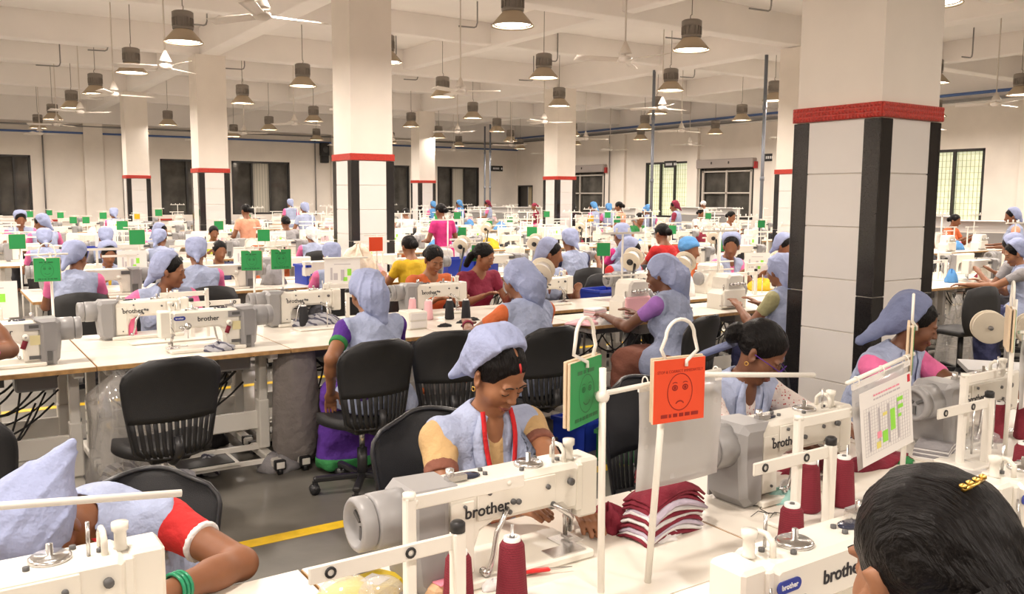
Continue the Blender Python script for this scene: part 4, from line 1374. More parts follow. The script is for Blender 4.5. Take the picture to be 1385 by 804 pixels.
# ------------------------------------------------------------------ layout: sewing lines
ROWF = [0.78, 4.90, 8.20, 12.54, 15.84, 20.18, 23.50, 27.80]
TX = lambda k: 1.2075 + TABW * k
FACE_CAM = lambda x, y: -math.atan2(x, y)
K_TAB, K_TABF = Kind(make_table), Kind(lambda: make_table(False))
K_MAC, K_MACF = Kind(machine_body), Kind(lambda: machine_body(False))
K_OVP, K_OVW = Kind(make_overlock(PALEPINK)), Kind(make_overlock(MWHITE))
K_STD, K_STDF = Kind(make_stand), Kind(make_stand_far)
K_CH, K_CHF = Kind(make_chair), Kind(make_chair_far)
K_CON = {n: Kind(make_cone(m)) for n, m in (('maroon', MAROON), ('pink', PINKTH), ('pale pink', PALEPINK), ('black', BLACKTH), ('cream', CREAMTH))}
TT = .75
def side_word(front): return 'near side' if front else 'far side'
def visible(x, y, lo=2.0, hi=65.5):
    a = math.degrees(math.atan2(x, y)); return lo < a < hi
rj = random.Random(21)
def station(row, k, front, machine='lock', dx=0., dy=0., stand=True, table=True):
    yF = ROWF[row]
    x = TX(k); yc = yF + (.289 if front else .867) + dy
    rz = 0 if front else PI
    near = row <= 1
    where = '%s line, %s, %s from left' % (ORD[row], side_word(front), ORD[k + 1])
    if table:
        (K_TAB if row <= 2 else K_TABF).put((x, yc, 0), rz, 'white topped table, ' + where, 'white sewing tables')
    mx = x + (.155 if front else -.155) + dx
    my = yF + (.24 if front else .916) + dy
    if machine == 'lock':
        (K_MAC if (row == 0 or (row == 1 and k < 8)) else K_MACF).put((mx, my, TT), rz, 'white lockstitch machine with grey motor, ' + where, 'lockstitch machines')
    elif machine in ('pink', 'white'):
        (K_OVP if machine == 'pink' else K_OVW).put((mx - .1, my, TT), rz, '%s fronted chunky overlock machine, %s' % (machine, where), 'overlock machines')
    if stand:
        (K_STD if near else K_STDF).put((mx + (-.33 if front else .33) * (0 if not near else 1) + (0 if near else rj.uniform(-.1, .1)), yF + (.50 if front else .66) + dy, TT), 0 if front else PI, 'white thread stand, ' + where, 'thread stands')
# row 1 (nearest): far side operators face the camera
for k in (-1, 0, 1, 2, 3):
    station(0, k, False, stand=False)
for k in (0, 1, 2):
    station(0, k, True, dx={0: .09, 1: -.10, 2: 0}[k], machine='lock' if k < 2 else None, stand=False)
# row 2
for k in range(-1, 11):
    fr = {3: 'pink', 4: 'white', 6: 'pink', 7: None, 9: 'white'}.get(k, 'lock')
    if k == 1: fr = None
    if k == 2: fr = None
    dy = -.22 if k in (3, 4) else 0
    station(1, k, True, fr, dy=dy, stand=k in (5, 8))
    station(1, k, False, {5: 'white', 6: 'pink', 8: 'white'}.get(k, 'lock'), stand=k in (0, 1, 6))
# rows 3 on
for row in range(2, 8):
    ks = range(0, 20)
    for k in ks:
        for front in (True, False):
            y = ROWF[row] + (.289 if front else .867); x = TX(k)
            if not visible(x, y, 2.2, 63.5): continue
            if row >= 5 and front is False: continue
            if row >= 5 and k > 17: continue
            if row == 2 and k > 14: continue
            # the big piers stand between lines; leave nothing inside them
            m = rj.choice(['lock', 'lock', 'lock', 'white', 'white', 'pink']) if k > 3 else 'lock'
            station(row, k, front, m, stand=rj.random() < .45)

# ------------------------------------------------------------------ near props on the first line
def put_stand(x, y, rz, lab): return K_STD.put((x, y, TT), rz, lab, 'thread stands')
put_stand(.785, 1.46, 0, 'white two post thread stand nearest the camera, beside two maroon cones')
put_stand(1.93, 1.45, 0, 'white two post thread stand left of the black haired head')
put_stand(2.86, 1.52, 0, 'white two post thread stand by the right edge, before the maroon cones')
for i, (x, y, lab) in enumerate([(.872, 1.50, 'maroon thread cone in front of the nearest machine, left of the pair'), (1.005, 1.50, 'maroon thread cone in front of the nearest machine, right of the pair'),
                   (1.71, 1.33, 'squat maroon thread cone behind the blue badged machine'), (2.01, 1.51, 'maroon thread cone between two white stand posts'), (2.128, 1.485, 'maroon thread cone under the hanging chart'),
                   (3.185, 1.60, 'maroon thread cone by the right edge, left of two'), (3.30, 1.56, 'maroon thread cone by the right edge, right of two'), (2.76, 1.30, 'maroon thread cone beside the white faceplate at the right edge')]):
    K_CON['maroon'].put((x, y, TT + (.012 if i not in (2, 7) else 0)), 0, lab, 'maroon thread cones')
for c, x, y, lab in [('pink', 1.022, 5.80, 'bright pink thread cone behind the second line machine'), ('black', 2.107, 5.72, 'black thread cone left of the woman in purple sleeves'),
                     ('black', 3.126, 5.50, 'black thread cone, left of the pair on the second line'), ('black', 3.235, 5.449, 'black thread cone, right of the pair on the second line'),
                     ('pale pink', 2.947, 5.74, 'pale pink thread cone, taller looking of the pair'), ('pale pink', 2.985, 5.56, 'pale pink thread cone, nearer of the pair')]:
    K_CON[c].put((x, y, TT), 0, lab, c + ' thread cones')
K_GC = Kind(make_card(GREENC, GREENP, False)); K_GCF = Kind(make_card(GREENC, GREENP, False, False)); K_RC = Kind(make_card(REDC, REDP, True)); K_YC = Kind(make_card(YELC, GREENP, False, False, .12, .12))
def hook(parent, a=.05, side=1):
    pts = [(-.035 * side, .0, -.012), (-.052 * side, 0, .02)] + [(a * math.cos(t) * side + .0, 0, .045 + a * math.sin(t)) for t in [PI - PI * i / 10 for i in range(11)]] + [(.05 * side, 0, .012), (.01 * side, -.012, -.008), (.01 * side, -.012, -.02)]
    MB().tube(pts, .0042, 7).build('wire_hook', WHITEP, parent)
c = K_GC.put((1.172, 1.47, 1.287), .42, 'green smiling signal card hung on a white wire, nearest the camera', 'signal cards'); 
c = K_RC.put((1.388, 1.40, 1.278), -.10, 'orange red frowning signal card hung on a white wire', 'signal cards'); hook(c, .04)
hook([o for o in COL.objects if o.get('label', '').startswith('green smiling signal card hung')][0], .042, side=-1)
K_GC.put((2.45, 1.50, 1.262), .55, 'green signal card in front of the scarfed woman right of the big pillar', 'signal cards')
K_GC.put((3.06, 1.515, 1.27), .55, 'green signal card at the right edge of the photo', 'signal cards')
def pvc(name, parts, lab, cat, r=.008):
    t = thing(name, lab, cat, parts[0][1][0], 0, 'card and chart stands')
    o0 = Vector(parts[0][1][0])
    for pn, pts in parts:
        MB().tube([Vector(p) - o0 for p in pts], r if pn == 'post' else r * .8, 8).build(pn, WHITEP, t)
    return t
t = pvc('card_stand', [('post', [(1.196, 1.43, TT), (1.190, 1.43, 1.268)]), ('rod', [(1.19, 1.45, 1.205), (1.60, 1.475, 1.212)])], 'white tube stand with rod, holding the nearest green card', 'card stand')
MB().lathe([(.012, 0), (.014, .004), (.014, .018), (.006, .022), (0, .022)], 12, T=TR(-.004, .012, 1.205 - TT) @ RX(PI / 2)).build('joint', WHITEP, t)
pvc('card_stand', [('post', [(1.336, 1.431, TT), (1.375, 1.431, 1.24)]), ('rod', [(1.35, 1.431, 1.236), (1.89, 1.42, 1.178)])], 'white tube stand with long rod, holding the orange red card', 'card stand')
pvc('card_stand', [('post', [(2.40, 1.475, TT), (2.41, 1.475, 1.26)]), ('rod', [(2.095, 1.465, 1.124), (2.41, 1.465, 1.178)])], 'white tube stand with slanting rod, holding the green marked chart', 'card stand')
pvc('card_stand', [('post', [(3.03, 1.49, TT), (3.03, 1.49, 1.30)]), ('rod', [(3.03, 1.47, 1.19), (3.4, 1.45, 1.20)])], 'white tube stand at the right edge of the photo', 'card stand')
pvc('card_stand', [('post', [(-.10, 1.47, TT), (-.10, 1.47, 1.20)]), ('rod', [(-.12, 1.47, 1.19), (.325, 1.47, 1.141)])], 'white rod reaching in from the left edge over the leaning woman', 'card stand')
K_CHT = Kind(make_chart())
o = K_CHT.put((2.248, 1.462, 1.150), 0, 'plastic sleeved production chart with lime green bars, face to the camera', 'production charts'); o.rotation_euler = (0, -.165, 0)
o = K_CHT.put((1.495, 1.50, 1.207), PI, 'plastic sleeved production chart seen from behind, beside the orange red card', 'production charts')
o = K_CHT.put((3.20, 1.475, 1.188), 0, 'plastic sleeved production chart cut by the right edge', 'production charts')
K_SC = Kind(make_simple_chart)
# second line cards and charts
FLAGS = [(0.6, 6.02, 1.18), (0.73, 9.83, 1.18), (1.95, 6.32, 1.17), (2.13, 6.21, 1.18), (4.09, 6.64, 1.14), (1.71, 9.18, 1.23), (2.28, 13.25, 1.21), (3.97, 14.58, 1.16), (3.43, 10.62, 1.16), (2.66, 21.19, 1.1), (2.9, 21.11, 1.1), (7.27, 12.37, 1.08), (9.17, 16.87, 1.08), (9.27, 16.82, 1.22), (8.67, 14.92, 1.28), (7.05, 10.06, 1.16), (6.12, 7.37, 1.08), (10.13, 10.47, 1.13), (8.13, 7.47, 1.07), (13.62, 11.6, 1.15), (12.52, 14.64, 1.18), (13.9, 16.61, 1.23), (15.95, 15.24, 1.22), (2.88, 27.67, 1.15), (3.21, 20.86, 1.2), (4.22, 20.19, 1.27), (5.82, 19.11, 1.17), (11.47, 18.19, 1.0), (12.66, 17.44, 1.24), (11.9, 17.93, 1.09), (2.12, 24.47, 1.17), (2.74, 24.05, 1.15)]
def base_z(x, y):
    k = round((x - 1.2075) / TABW)
    for row, yf in enumerate(ROWF):
        if yf + .05 < y < yf + 1.11 and abs(x - TX(k)) < .50:
            if row >= 5 and y > yf + .52: return 0.
            if row == 2 and k > 14: return 0.
            if row >= 5 and k > 17: return 0.
            return TT
    return 0.
def flag_stand(x, y, z, i, kind, lab):
    t = thing('card_stand', ('white post holding the ' + lab[lab.index('card') + 6:lab.index(' of those')] + ' green card beyond the first line') if ' of those' in lab else 'white post holding the ' + lab, 'card stand', (x + .02, y + .03, base_z(x + .02, y + .03)), 0, 'card and chart stands')
    b_ = base_z(x + .02, y + .03)
    MB().box((0, 0, .006), (.12, .1, .012)).cyl((0, 0, .01), (0, 0, z - b_ + .10), .008, n=6).build('post', WHITEP, t)
    MB().cyl((-.14, 0, z - b_ + .09), (.10, 0, z - b_ + .09), .006, n=6).build('rod', WHITEP, t)
    return kind.put((x, y, z + .0725), FACE_CAM(x, y) * .8 + .15 * math.sin(i * 2.7), lab, 'signal cards')
order = sorted(range(len(FLAGS)), key=lambda i: FLAGS[i][1])
for n, i in enumerate(order):
    x, y, z = FLAGS[i]
    ln = sum(1 for r in ROWF if y > r - .4)
    flag_stand(x, y, z, i, K_GC if y < 7 else K_GCF, 'green signal card, %s nearest of those beyond the first line, %s line' % (ORD[n] if n < 24 else 'twenty-' + ORD[n - 20] if n < 29 else 'thirtieth' if n == 29 else 'thirty-' + ORD[n - 30], ORD[ln - 1]))
flag_stand(4.02, 21.5, 1.15, 3, K_YC, 'yellow signal card far back on the left'); flag_stand(12.0, 14.9, 1.18, 4, K_YC, 'yellow signal card beyond the hall centre')
flag_stand(3.85, 8.3, 1.15, 3, Kind(make_card(REDC, REDP, True, False)), 'small red signal card before the lit pillar')
K_SC.put((2.52, 6.02, 1.19), -.25, 'white production chart with green bars, left of the purple sleeved woman', 'production charts')
pvc('card_stand', [('post', [(2.42, 6.06, TT), (2.42, 6.06, 1.2)]), ('rod', [(2.38, 6.04, 1.187), (2.70, 5.97, 1.187)])], 'white tube stand holding the chart on the second line', 'card stand')
rc = random.Random(5)
CH = [(.30, 6.0, 1.13), (1.62, 9.0, 1.12), (2.75, 9.1, 1.12), (4.1, 9.1, 1.1), (6.0, 6.2, 1.05), (2.0, 12.9, 1.12), (3.2, 13.0, 1.1), (4.4, 13.0, 1.12), (7.3, 8.6, 1.1), (5.3, 8.9, 1.1), (8.4, 8.9, 1.1), (6.3, 12.9, 1.12), (10.2, 8.9, 1.12), (7.0, 6.0, 1.1), (5.9, 13.1, 1.1), (2.6, 16.4, 1.12), (4.6, 16.3, 1.12), (7.9, 13.0, 1.1), (9.6, 13, 1.12), (3.4, 20.8, 1.1)]
for n, (x, y, z) in enumerate(CH):
    ln = sum(1 for r in ROWF if y > r - .4)
    K_SC.put((x, y, z), FACE_CAM(x, y) * .6, 'white paper chart, %s nearest of the small ones, on the %s line' % (ORD[n], ORD[ln - 1]), 'production charts')
    t = thing('card_stand', 'white post holding the %s nearest small paper chart' % ORD[n], 'card stand', (x, y + .04, base_z(x, y + .04)), 0, 'card and chart stands')
    MB().box((0, 0, .006), (.12, .08, .012)).cyl((0, 0, .01), (0, 0, z - base_z(x, y + .04)), .008, n=6).build('post', WHITEP, t)

# ------------------------------------------------------------------ the women and men
LANY = CL('red_lanyard_cloth', (.60, .015, .02))
P_ = {}
def deg(a): return a
person('person', 'woman in light blue vest with red lanyard, bent over the nearest machine', (1.42, 2.40, 0), PI, h=.0055, hz=.512, lean=16, neck=22, head=(12, 32, 0), front=.018,
       hand_l=(-.02, .58, .80), hand_r=(.18, .52, .80), pole_l=(-.5, -.3, -.8), pole_r=(.5, -.3, -.8), skin=SKIN3, blouse=TANC, sleeve=.50, border=BROWNC, vest=CHAM, headwear='kerchief', skirt=TANC, lanyard=LANY, mood=1)
person('person', 'woman with pointed blue scarf and green bangles leaning low over machine, bottom left', (.43, 2.50, 0), 2.86, h=.006, lean=41, side=9, neck=76, neck_side=.45, head=(-18, 76, 0),
       hand_l=(-.115, .63, .80), hand_r=(.20, .62, .80), pole_l=(-.9, .0, -.2), pole_r=(.6, -.1, -.5), skin=SKIN, blouse=REDCL, sleeve=.50, border=WHITEC, border_w=.045, lanyard=REDCL, vest=CHAM, headwear='tied', tip=(-.085, -.185, .05), skirt=YELC, bangle=M('green_glass', (.02, .25, .12), .15))
person('person', 'woman with glasses and white floral sleeves, beside the grey machine end', (2.55, 2.42, 0), PI, h=.0058, hz=.508, lean=22, neck=30, head=(28, 36, 0),
       hand_l=(-.10, .58, .83), hand_r=(.22, .60, .83), pole_l=(-.6, -.1, -.4), pole_r=(.7, -.1, -.4), skin=SKIN2, blouse=FLORAL, sleeve=1.2, vest=CHAM, headwear='bun', skirt=NAVY)
hp_, RH_ = P_LAST['hp'], P_LAST['RH']
GL_P = [o for o in COL.objects if o.get('category') == 'person'][-1]
g = MB()
for s in (-1, 1):
    g.tube([hp_(s * .031 + .021 * math.cos(a), .105, -.004 + .016 * math.sin(a)) for a in [2 * PI * k / 18 for k in range(18)]], .0016, 5, closed=True)
    g.tube([hp_(s * .052, .103, 0), hp_(s * .076, .06, .004), hp_(s * .08, .0, .0)], .0018, 5)
g.tube([hp_(-.010, .106, .002), hp_(0, .11, .005), hp_(.010, .106, .002)], .0016, 5)
g.build('glasses', PURPLE, GL_P)
MB().tube([hp_(-.03, -.10, -.05), hp_(-.06, -.16, -.16), hp_(-.10, -.20, -.26)], .04, 8, r2=.03, flat=.4).build('scarf_tie', CHAMD, GL_P)
person('person', 'woman in pink sleeves and drooping blue scarf, right of the big pillar', (3.60, 2.46, 0), PI, h=.0065, hz=.51, lean=19, side=-9, neck=26, head=(38, 18, 0),
       hand_l=(-.12, .6, .83), hand_r=(.15, .6, .83), skin=SKIN2, blouse=PINKC, sleeve=.6, vest=CHAM, headwear='kerchief', scarf=CHAMD, tip=(.03, -.19, -.15), skirt=NAVY)
person('person', 'woman with long black hair and gold hair clip, back of head at bottom right', (.94, .36, 0), 0, h=.0058, hz=.525, lean=14, neck=22, head=(-24, 14, 0),
       hand_l=(.06, .45, .74), hand_r=(.20, .52, .76), skin=SKIN3, blouse=MARC, sleeve=.6, vest=CHAM, headwear='braid', skirt=MARC, scale=1.075)
HB = [o for o in COL.objects if o.get('category') == 'person'][-1]
hp_ = P_LAST['hp']
gc = MB()
gc.tube([hp_(-.012, -.082, .100), hp_(.010, -.074, .104), hp_(.030, -.058, .108)], .0028, 6)
for q_ in range(4): gc.lathe([(.004, 0), (.004, .003), (0, .005)], 10, T=Matrix.Translation(hp_(-.012 + .013 * q_, -.082 + .007 * q_, .102 + .002 * q_)))
gc.build('hair_clip', GOLD, HB)
pt_ = MB(); q = [hp_(0, -.10, .0), hp_(.01, -.135, -.06), hp_(.025, -.155, -.15), hp_(.03, -.15, -.34)]
pt_.tube([q[0] + (q[1] - q[0]) * 0, q[1], q[2], q[3]], .058, 14, r2=.03); pt_.build('ponytail', HAIR, HB)
ls = MB().tube([hp_(.022 + .054 * math.cos(a), -.150 + .054 * math.sin(a), -.14) for a in [2 * PI * k / 16 for k in range(16)]], .006, 6, closed=True); ls.build('hair_tie', BLACKP, HB)
# second line, backs to the camera
def P2(lab, x, y, rz, **k):
    kw = dict(h=.0083, lean=12, neck=26, head=(0, 18, 0), hand_l=(-.14, .42, .80), hand_r=(.14, .42, .80), vest=CHAM, headwear='hood', vest_hem=.44)
    kw.update(k)
    return person('person', lab, (x, y, 0), rz, **kw)
P2('woman in purple sari with green border and loose pale scarf, back turned', 2.09, 4.46, .04, hz=.50, lean=15, hand_l=(-.28, .06, .56), pole_l=(-.4, -.5, 0), blouse=PURPLE, border=GREENCL, skirt=PURPLE, hem=GREENCL, skin=SKIN3)
P2('woman in pale blue scarf with orange print sleeves, back turned, behind the lanyard woman', 3.09, 4.36, .05, head=(14, 12, 0), hand_l=(-.20, .46, .82), pole_l=(-.5, -.3, -.3), blouse=ORANGEC, skirt=NAVY, bangle=MARC, lean=14)
P2('woman in lilac sleeves reaching left to a pink machine, back half turned', 4.22, 4.25, .30, head=(20, 14, 0), hand_l=(-.14, .50, .80), pole_l=(-.4, -.3, -.4), blouse=LILAC, skirt=BROWNC, skin=SKIN2)
P2('woman in green check sleeves and pale scarf, back turned, just left of the big pillar', 5.38, 4.22, .1, hz=.50, blouse=CHECK, head=(-6, 10, 0), skirt=NAVY)
P2('woman in dark sleeves and large pale scarf at the far right table, back turned', 8.94, 4.25, .45, blouse=GREYC, head=(16, 22, 0), headwear='kerchief', hand_l=(-.2, .55, .80), skirt=NAVY, skin=SKIN3)
P2('woman at the left edge of the photo with raised bare arm and pink sleeve', -.06, 4.42, -.25, blouse=PINKC, headwear='kerchief', hand_r=(.16, .40, 1.10), pole_r=(.5, .1, -.6), hand_l=(-.2, .4, .8), skin=SKIN, bangle=MARC)
P2('woman in pink sleeves and blue kerchief looking right, second line far side', 1.36, 6.52, PI, head=(62, 10, 0), headwear='kerchief', blouse=PINKC, hand_r=(.42, .40, .88), pole_r=(.3, -.5, -.3), vest_hem=None, skin=SKIN)
P2('bare headed woman in orange sari looking down behind the black thread cones', 3.52, 6.62, PI, head=(0, 26, 0), headwear='bun', vest=None, blouse=ORANGEC, skirt=ORANGEC, vest_hem=None, skin=SKIN3)
P2('long haired woman in pink dupatta beside the centre green card', 4.06, 6.72, PI, head=(30, 20, 0), headwear='braid', vest=None, blouse=MARC, skirt=PINKC, vest_hem=None, skin=SKIN3)
P2('woman in pale scarf and red collar working right of the blue crate, facing right', 5.66, 6.60, PI, head=(58, 20, 0), headwear='kerchief', blouse=REDCL, vest_hem=None, skin=SKIN2)
P2('woman in pale scarf, back turned with black chair, at the third line on the left', .98, 7.92, -.15, head=(-40, 16, 0), headwear='kerchief', blouse=PINKC, h=.0105)
P2('woman in pale vest and kerchief, back turned, third line left of centre', 1.98, 7.92, -.05, head=(-12, 26, 0), headwear='kerchief', blouse=PINKC, h=.0105)
P2('bare backed woman in yellow sari with hair bun, right of the lit pillar', 4.14, 7.98, .05, lean=8, headwear='bun', vest=None, blouse=YELC, sleeve=.5, skirt=YELC, h=.0105, skin=SKIN3)
# ---- everyone farther away: six archetypes whose copies get their own cloth colours
def arche(**k):
    kw = dict(h=.0125, face=False, fingers=False); kw.update(k)
    return lambda: person('person', '', (0, 0, 0), **kw)
K_P = {
    'scarf': Kind(arche(lean=16, neck=28, head=(0, 18, 0), vest=CHAM, headwear='kerchief', hand_l=(-.14, .42, .82), hand_r=(.14, .42, .82))),
    'turn': Kind(arche(lean=14, neck=26, head=(50, 12, 0), vest=CHAM, headwear='kerchief', hand_l=(-.14, .42, .82), hand_r=(.2, .40, .84))),
    'turnr': Kind(arche(lean=14, neck=26, head=(-50, 12, 0), vest=CHAM, headwear='kerchief', hand_l=(-.14, .42, .82), hand_r=(.2, .40, .84))),
    'bun': Kind(arche(lean=12, neck=24, head=(0, 14, 0), headwear='bun', blouse=ORANGEC, skirt=ORANGEC, hand_l=(-.14, .42, .82), hand_r=(.14, .42, .82))),
    'cap': Kind(arche(lean=10, neck=20, head=(20, 8, 0), headwear='cap_full', blouse=GREYC, scarf=SKYC, hand_l=(-.14, .42, .82), hand_r=(.14, .42, .82))),
    'stand': Kind(arche(standing=True, hz=.84, lean=3, neck=20, head=(10, 12, 0), headwear='bun', blouse=MAGENTA, skirt=MAGENTA, hand_l=(-.16, .28, .98), hand_r=(.2, .26, 1.0))),
    'stands': Kind(arche(standing=True, hz=.84, lean=3, neck=20, head=(10, 12, 0), headwear='kerchief', vest=CHAM, blouse=PINKC, skirt=NAVY, hand_l=(-.16, .28, .98), hand_r=(.2, .26, 1.0))),
    'man': Kind(arche(standing=True, hz=.86, lean=4, neck=26, head=(-20, 22, 0), headwear='short', blouse=WHITEC, sleeve=.6, hand_l=(-.16, .28, 1.0), hand_r=(.2, .26, 1.0))),
}
DEFM = {}
TOP = {'scarf': 1.22, 'turn': 1.24, 'turnr': 1.24, 'bun': 1.23, 'cap': 1.25, 'stand': 1.56, 'stands': 1.57, 'man': 1.58}
# kind, x, y, top z, turn, label, own colours
FOLK = [
 ('scarf', 1.50, 9.86, 1.15, PI, 'woman in pale scarf facing the camera, third line far side on the left', {'blouse': YELC}),
 ('scarf', 1.21, 12.2, 1.19, 0, 'woman in pale scarf, back turned, fourth line, leftmost of two', {}),
 ('scarf', 1.92, 12.2, 1.19, 0, 'woman in pale scarf, back turned, fourth line, left of the green cards', {'blouse': GREYC}),
 ('turnr', 2.58, 12.2, 1.18, 0, 'woman in pale scarf behind a green card, fourth line', {'blouse': WHITEC}),
 ('turn', 2.89, 14.1, 1.22, PI, 'woman in pale scarf looking right, fourth line far side', {'skin': SKIN2}),
 ('turn', 1.56, 15.6, 1.33, 0, 'brown faced woman in pale scarf, fifth line near the left edge', {}),
 ('scarf', 1.34, 17.5, 1.40, PI, 'scarfed woman on the fifth line far side at the left edge', {}),
 ('scarf', 3.88, 23.4, 1.30, 0, 'scarfed woman far back before the red wall rail', {}),
 ('bun', 3.72, 14.1, 1.17, PI, 'dark haired woman in lime vest, fourth line far side', {'blouse': LIMEC}),
 ('bun', 2.62, 9.8, 1.15, PI, 'dark haired woman, head low behind a machine, third line far side', {'blouse': NAVY}),
 ('stand', 4.55, 14.9, 1.50, .2, 'standing woman in orange and white sari in the aisle', {'blouse': PEACH, 'skirt': ORANGEC}),
 ('stands', 8.86, 24.9, 1.55, 0, 'standing pair member in pale cap far back left of the lit pillar', {}),
 ('bun', 5.55, 15.7, 1.27, 0, 'dark haired woman, back turned, left of the lit pillar', {'blouse': GREYC}),
 ('stands', 6.58, 17.6, 1.50, .1, 'standing worker in pale blue tunic, back turned, left of the lit pillar', {'blouse': CHAM}),
 ('scarf', 4.57, 11.9, 1.16, 0, 'woman in whitish scarf bending, just left of the lit pillar', {'scarf': WHITEC}),
 ('scarf', 3.24, 7.85, 1.16, 0, 'woman in pale scarf hidden behind the second line chart', {}),
 ('stand', 6.50, 11.6, 1.54, .15, 'standing woman in bright pink, back turned, right of the lit pillar', {}),
 ('turnr', 7.01, 12.1, 1.18, 0, 'woman in pale scarf right of the standing pink woman', {'blouse': WHITEC}),
 ('bun', 10.09, 19.8, 1.40, 0, 'dark haired woman far back between two pillars', {'blouse': WHITEC}),
 ('stands', 13.75, 25.2, 1.50, 0, 'far worker in blue cap, left of a pair', {'scarf': SKYC, 'vest': SKYC}),
 ('stands', 14.75, 25.2, 1.54, .4, 'far worker in blue cap, right of a pair', {'scarf': SKYC, 'vest': SKYC}),
 ('stands', 16.0, 25.4, 1.54, .8, 'far worker in purple scarf below the wall sign', {'scarf': MARC}),
 ('stand', 15.72, 22.2, 1.48, .8, 'far worker in maroon cap left of the centre right pillar', {'hair': MARC, 'blouse': MARC}),
 ('stands', 14.3, 17.6, 1.53, .3, 'worker in sky blue cap right of the centre right pillar, left of two', {'scarf': SKYC}),
 ('stands', 14.85, 17.7, 1.49, -.5, 'worker in sky blue cap right of the centre right pillar, right of two', {'scarf': SKYC}),
 ('stand', 13.22, 15.3, 1.56, .5, 'standing dark haired woman in orange before the shuttered window', {'blouse': PEACH}),
 ('stands', 14.05, 15.3, 1.48, -.4, 'standing woman in blue cap and pink, left of the lit window', {'scarf': SKYC}),
 ('bun', 12.46, 14.0, 1.33, PI, 'dark haired person, head only, fourth line right part', {'blouse': GREENCL}),
 ('cap', 18.27, 19.9, 1.42, .3, 'worker in light blue cap below the lit window', {}),
 ('stands', 14.95, 15.3, 1.58, .6, 'standing woman in purple headscarf before the lit window', {'scarf': MARC, 'blouse': MARC}),
 ('man', 20.2, 19.4, 1.58, .6, 'far man in white cap below the right windows', {'hair': WHITEC}),
 ('bun', 18.14, 17.8, 1.44, 0, 'far dark haired worker below the right windows', {'blouse': WHITEC}),
 ('bun', 15.3, 14.1, 1.42, PI, 'dark haired worker before the dark paned window', {'blouse': WHITEC}),
 ('turn', 4.70, 6.60, 1.27, PI, 'woman in pale scarf facing the camera behind thread racks, second line far side', {'blouse': BROWNC}),
 ('scarf', 6.15, 7.85, 1.25, .1, 'woman in pale scarf, back turned, third line right of the blue bin', {'blouse': NAVY}),
 ('scarf', 6.95, 7.85, 1.3, .0, 'woman in pale scarf, back turned, third line, right neighbour of another', {'blouse': MAGENTA}),
 ('bun', 7.64, 7.9, 1.32, .2, 'dark haired woman beside the square green card, third line', {'blouse': REDCL}),
 ('cap', 6.50, 6.60, 1.24, PI, 'woman in salmon pink cap, second line far side', {'scarf': PEACH, 'blouse': ORANGEC}),
 ('turnr', 7.22, 6.72, 1.28, PI, 'woman in pink sleeves and pale scarf looking left, second line far side', {'blouse': PINKC}),
 ('scarf', 7.95, 6.65, 1.24, PI, 'woman in pale scarf with face towards the camera, behind a green card', {'blouse': PINKC}),
 ('man', 10.75, 6.50, 1.62, 1.2, 'standing man in white shirt with black hair, right of the big pillar', {}),
 ('turn', 8.44, 6.55, 1.28, PI, 'brown faced woman in pale scarf right of the big pillar', {'blouse': WHITEC}),
 ('bun', 15.43, 8.9, 1.46, .3, 'dark hair showing above the white partition at the right', {}),
 ('stands', 13.3, 6.6, 1.52, .6, 'woman in pink sleeves and pale cap standing at the right edge', {'blouse': PEACH}),
 ('scarf', 9.92, 4.75, 1.26, .5, 'woman in pale scarf bending, left of the far right table woman', {'blouse': GREYC}),
]
for kd, x, y, zt, rz, lab, own in list(FOLK):
    x0f, y0f, rz0f = x, y, rz
    if kd in ('scarf', 'turn', 'turnr', 'bun', 'cap'):
        # sitters take the nearest seat line, in front of or behind their row of tables
        yf = min(ROWF, key=lambda r: min(abs(r - .42 - y), abs(r + 1.55 - y)))
        fr_ = abs(yf - .42 - y) < abs(yf + 1.55 - y)
        x *= (yf - .36 if fr_ else yf + 1.52) / y
        y = yf - .36 if fr_ else yf + 1.52
        rz = (0 if fr_ else PI) + .12 * math.sin(x * 5)
        FOLK[FOLK.index((kd, x0f, y0f, zt, rz0f, lab, own))] = (kd, x, y, zt, rz, lab, own)
    sc_ = min(max(zt / TOP[kd], .93), 1.10)
    o = K_P[kd].put((x, y, 0), rz, lab, 'garment workers', scale=sc_)
    if kd not in DEFM: DEFM[kd] = {ch.name.split('.')[0]: ch.data.materials[0] for ch in o.children if ch.type == 'MESH'}
    for part, m in DEFM[kd].items(): setmat(o, part, m)
    if 'skin' in own: setmat(o, 'body', own['skin'])
    for part, m in own.items():
        if part != 'skin': setmat(o, part, m)

# ------------------------------------------------------------------ chairs
def chair(x, y, rz, lab, far=False): (K_CHF if far else K_CH).put((x, y, 0), rz, lab, 'black task chairs')
chair(1.42, 2.47, PI - .12, 'black task chair of the woman with the red lanyard')
chair(.45, 2.62, 2.75, 'black task chair of the leaning woman at bottom left')
[o for o in COL.objects if o.get('category') == 'chair'][-1].scale = (.92, 1, .885)
chair(2.45, 2.50, PI, 'black task chair of the woman with glasses')
chair(3.22, 2.52, PI + .15, 'black task chair of the pink sleeved woman, before the big pillar')
chair(.91, 4.46, .10, 'empty black task chair pushed to the second line, under the front facing machine')
chair(1.95, 4.42, .10, 'black task chair of the woman in purple sari')
chair(2.52, 4.50, -.25, 'empty black task chair between the purple sari woman and her neighbour')
chair(3.05, 4.33, .05, 'black task chair of the woman in orange print sleeves')
chair(4.15, 4.20, .28, 'black task chair of the woman in lilac sleeves')
chair(5.32, 4.19, .1, 'black task chair of the woman in green check sleeves')
chair(.12, 3.76, -.6, 'black task chair cut by the left edge of the photo')
chair(-.08, 4.40, -.25, 'black task chair of the woman at the left edge with raised arm')
chair(1.02, 7.86, -.15, 'black task chair on the third line at the left', True)
chair(2.02, 7.86, -.05, 'black task chair on the third line left of centre', True)
chair(8.94, 4.22, .45, 'black task chair of the woman at the far right table', True)
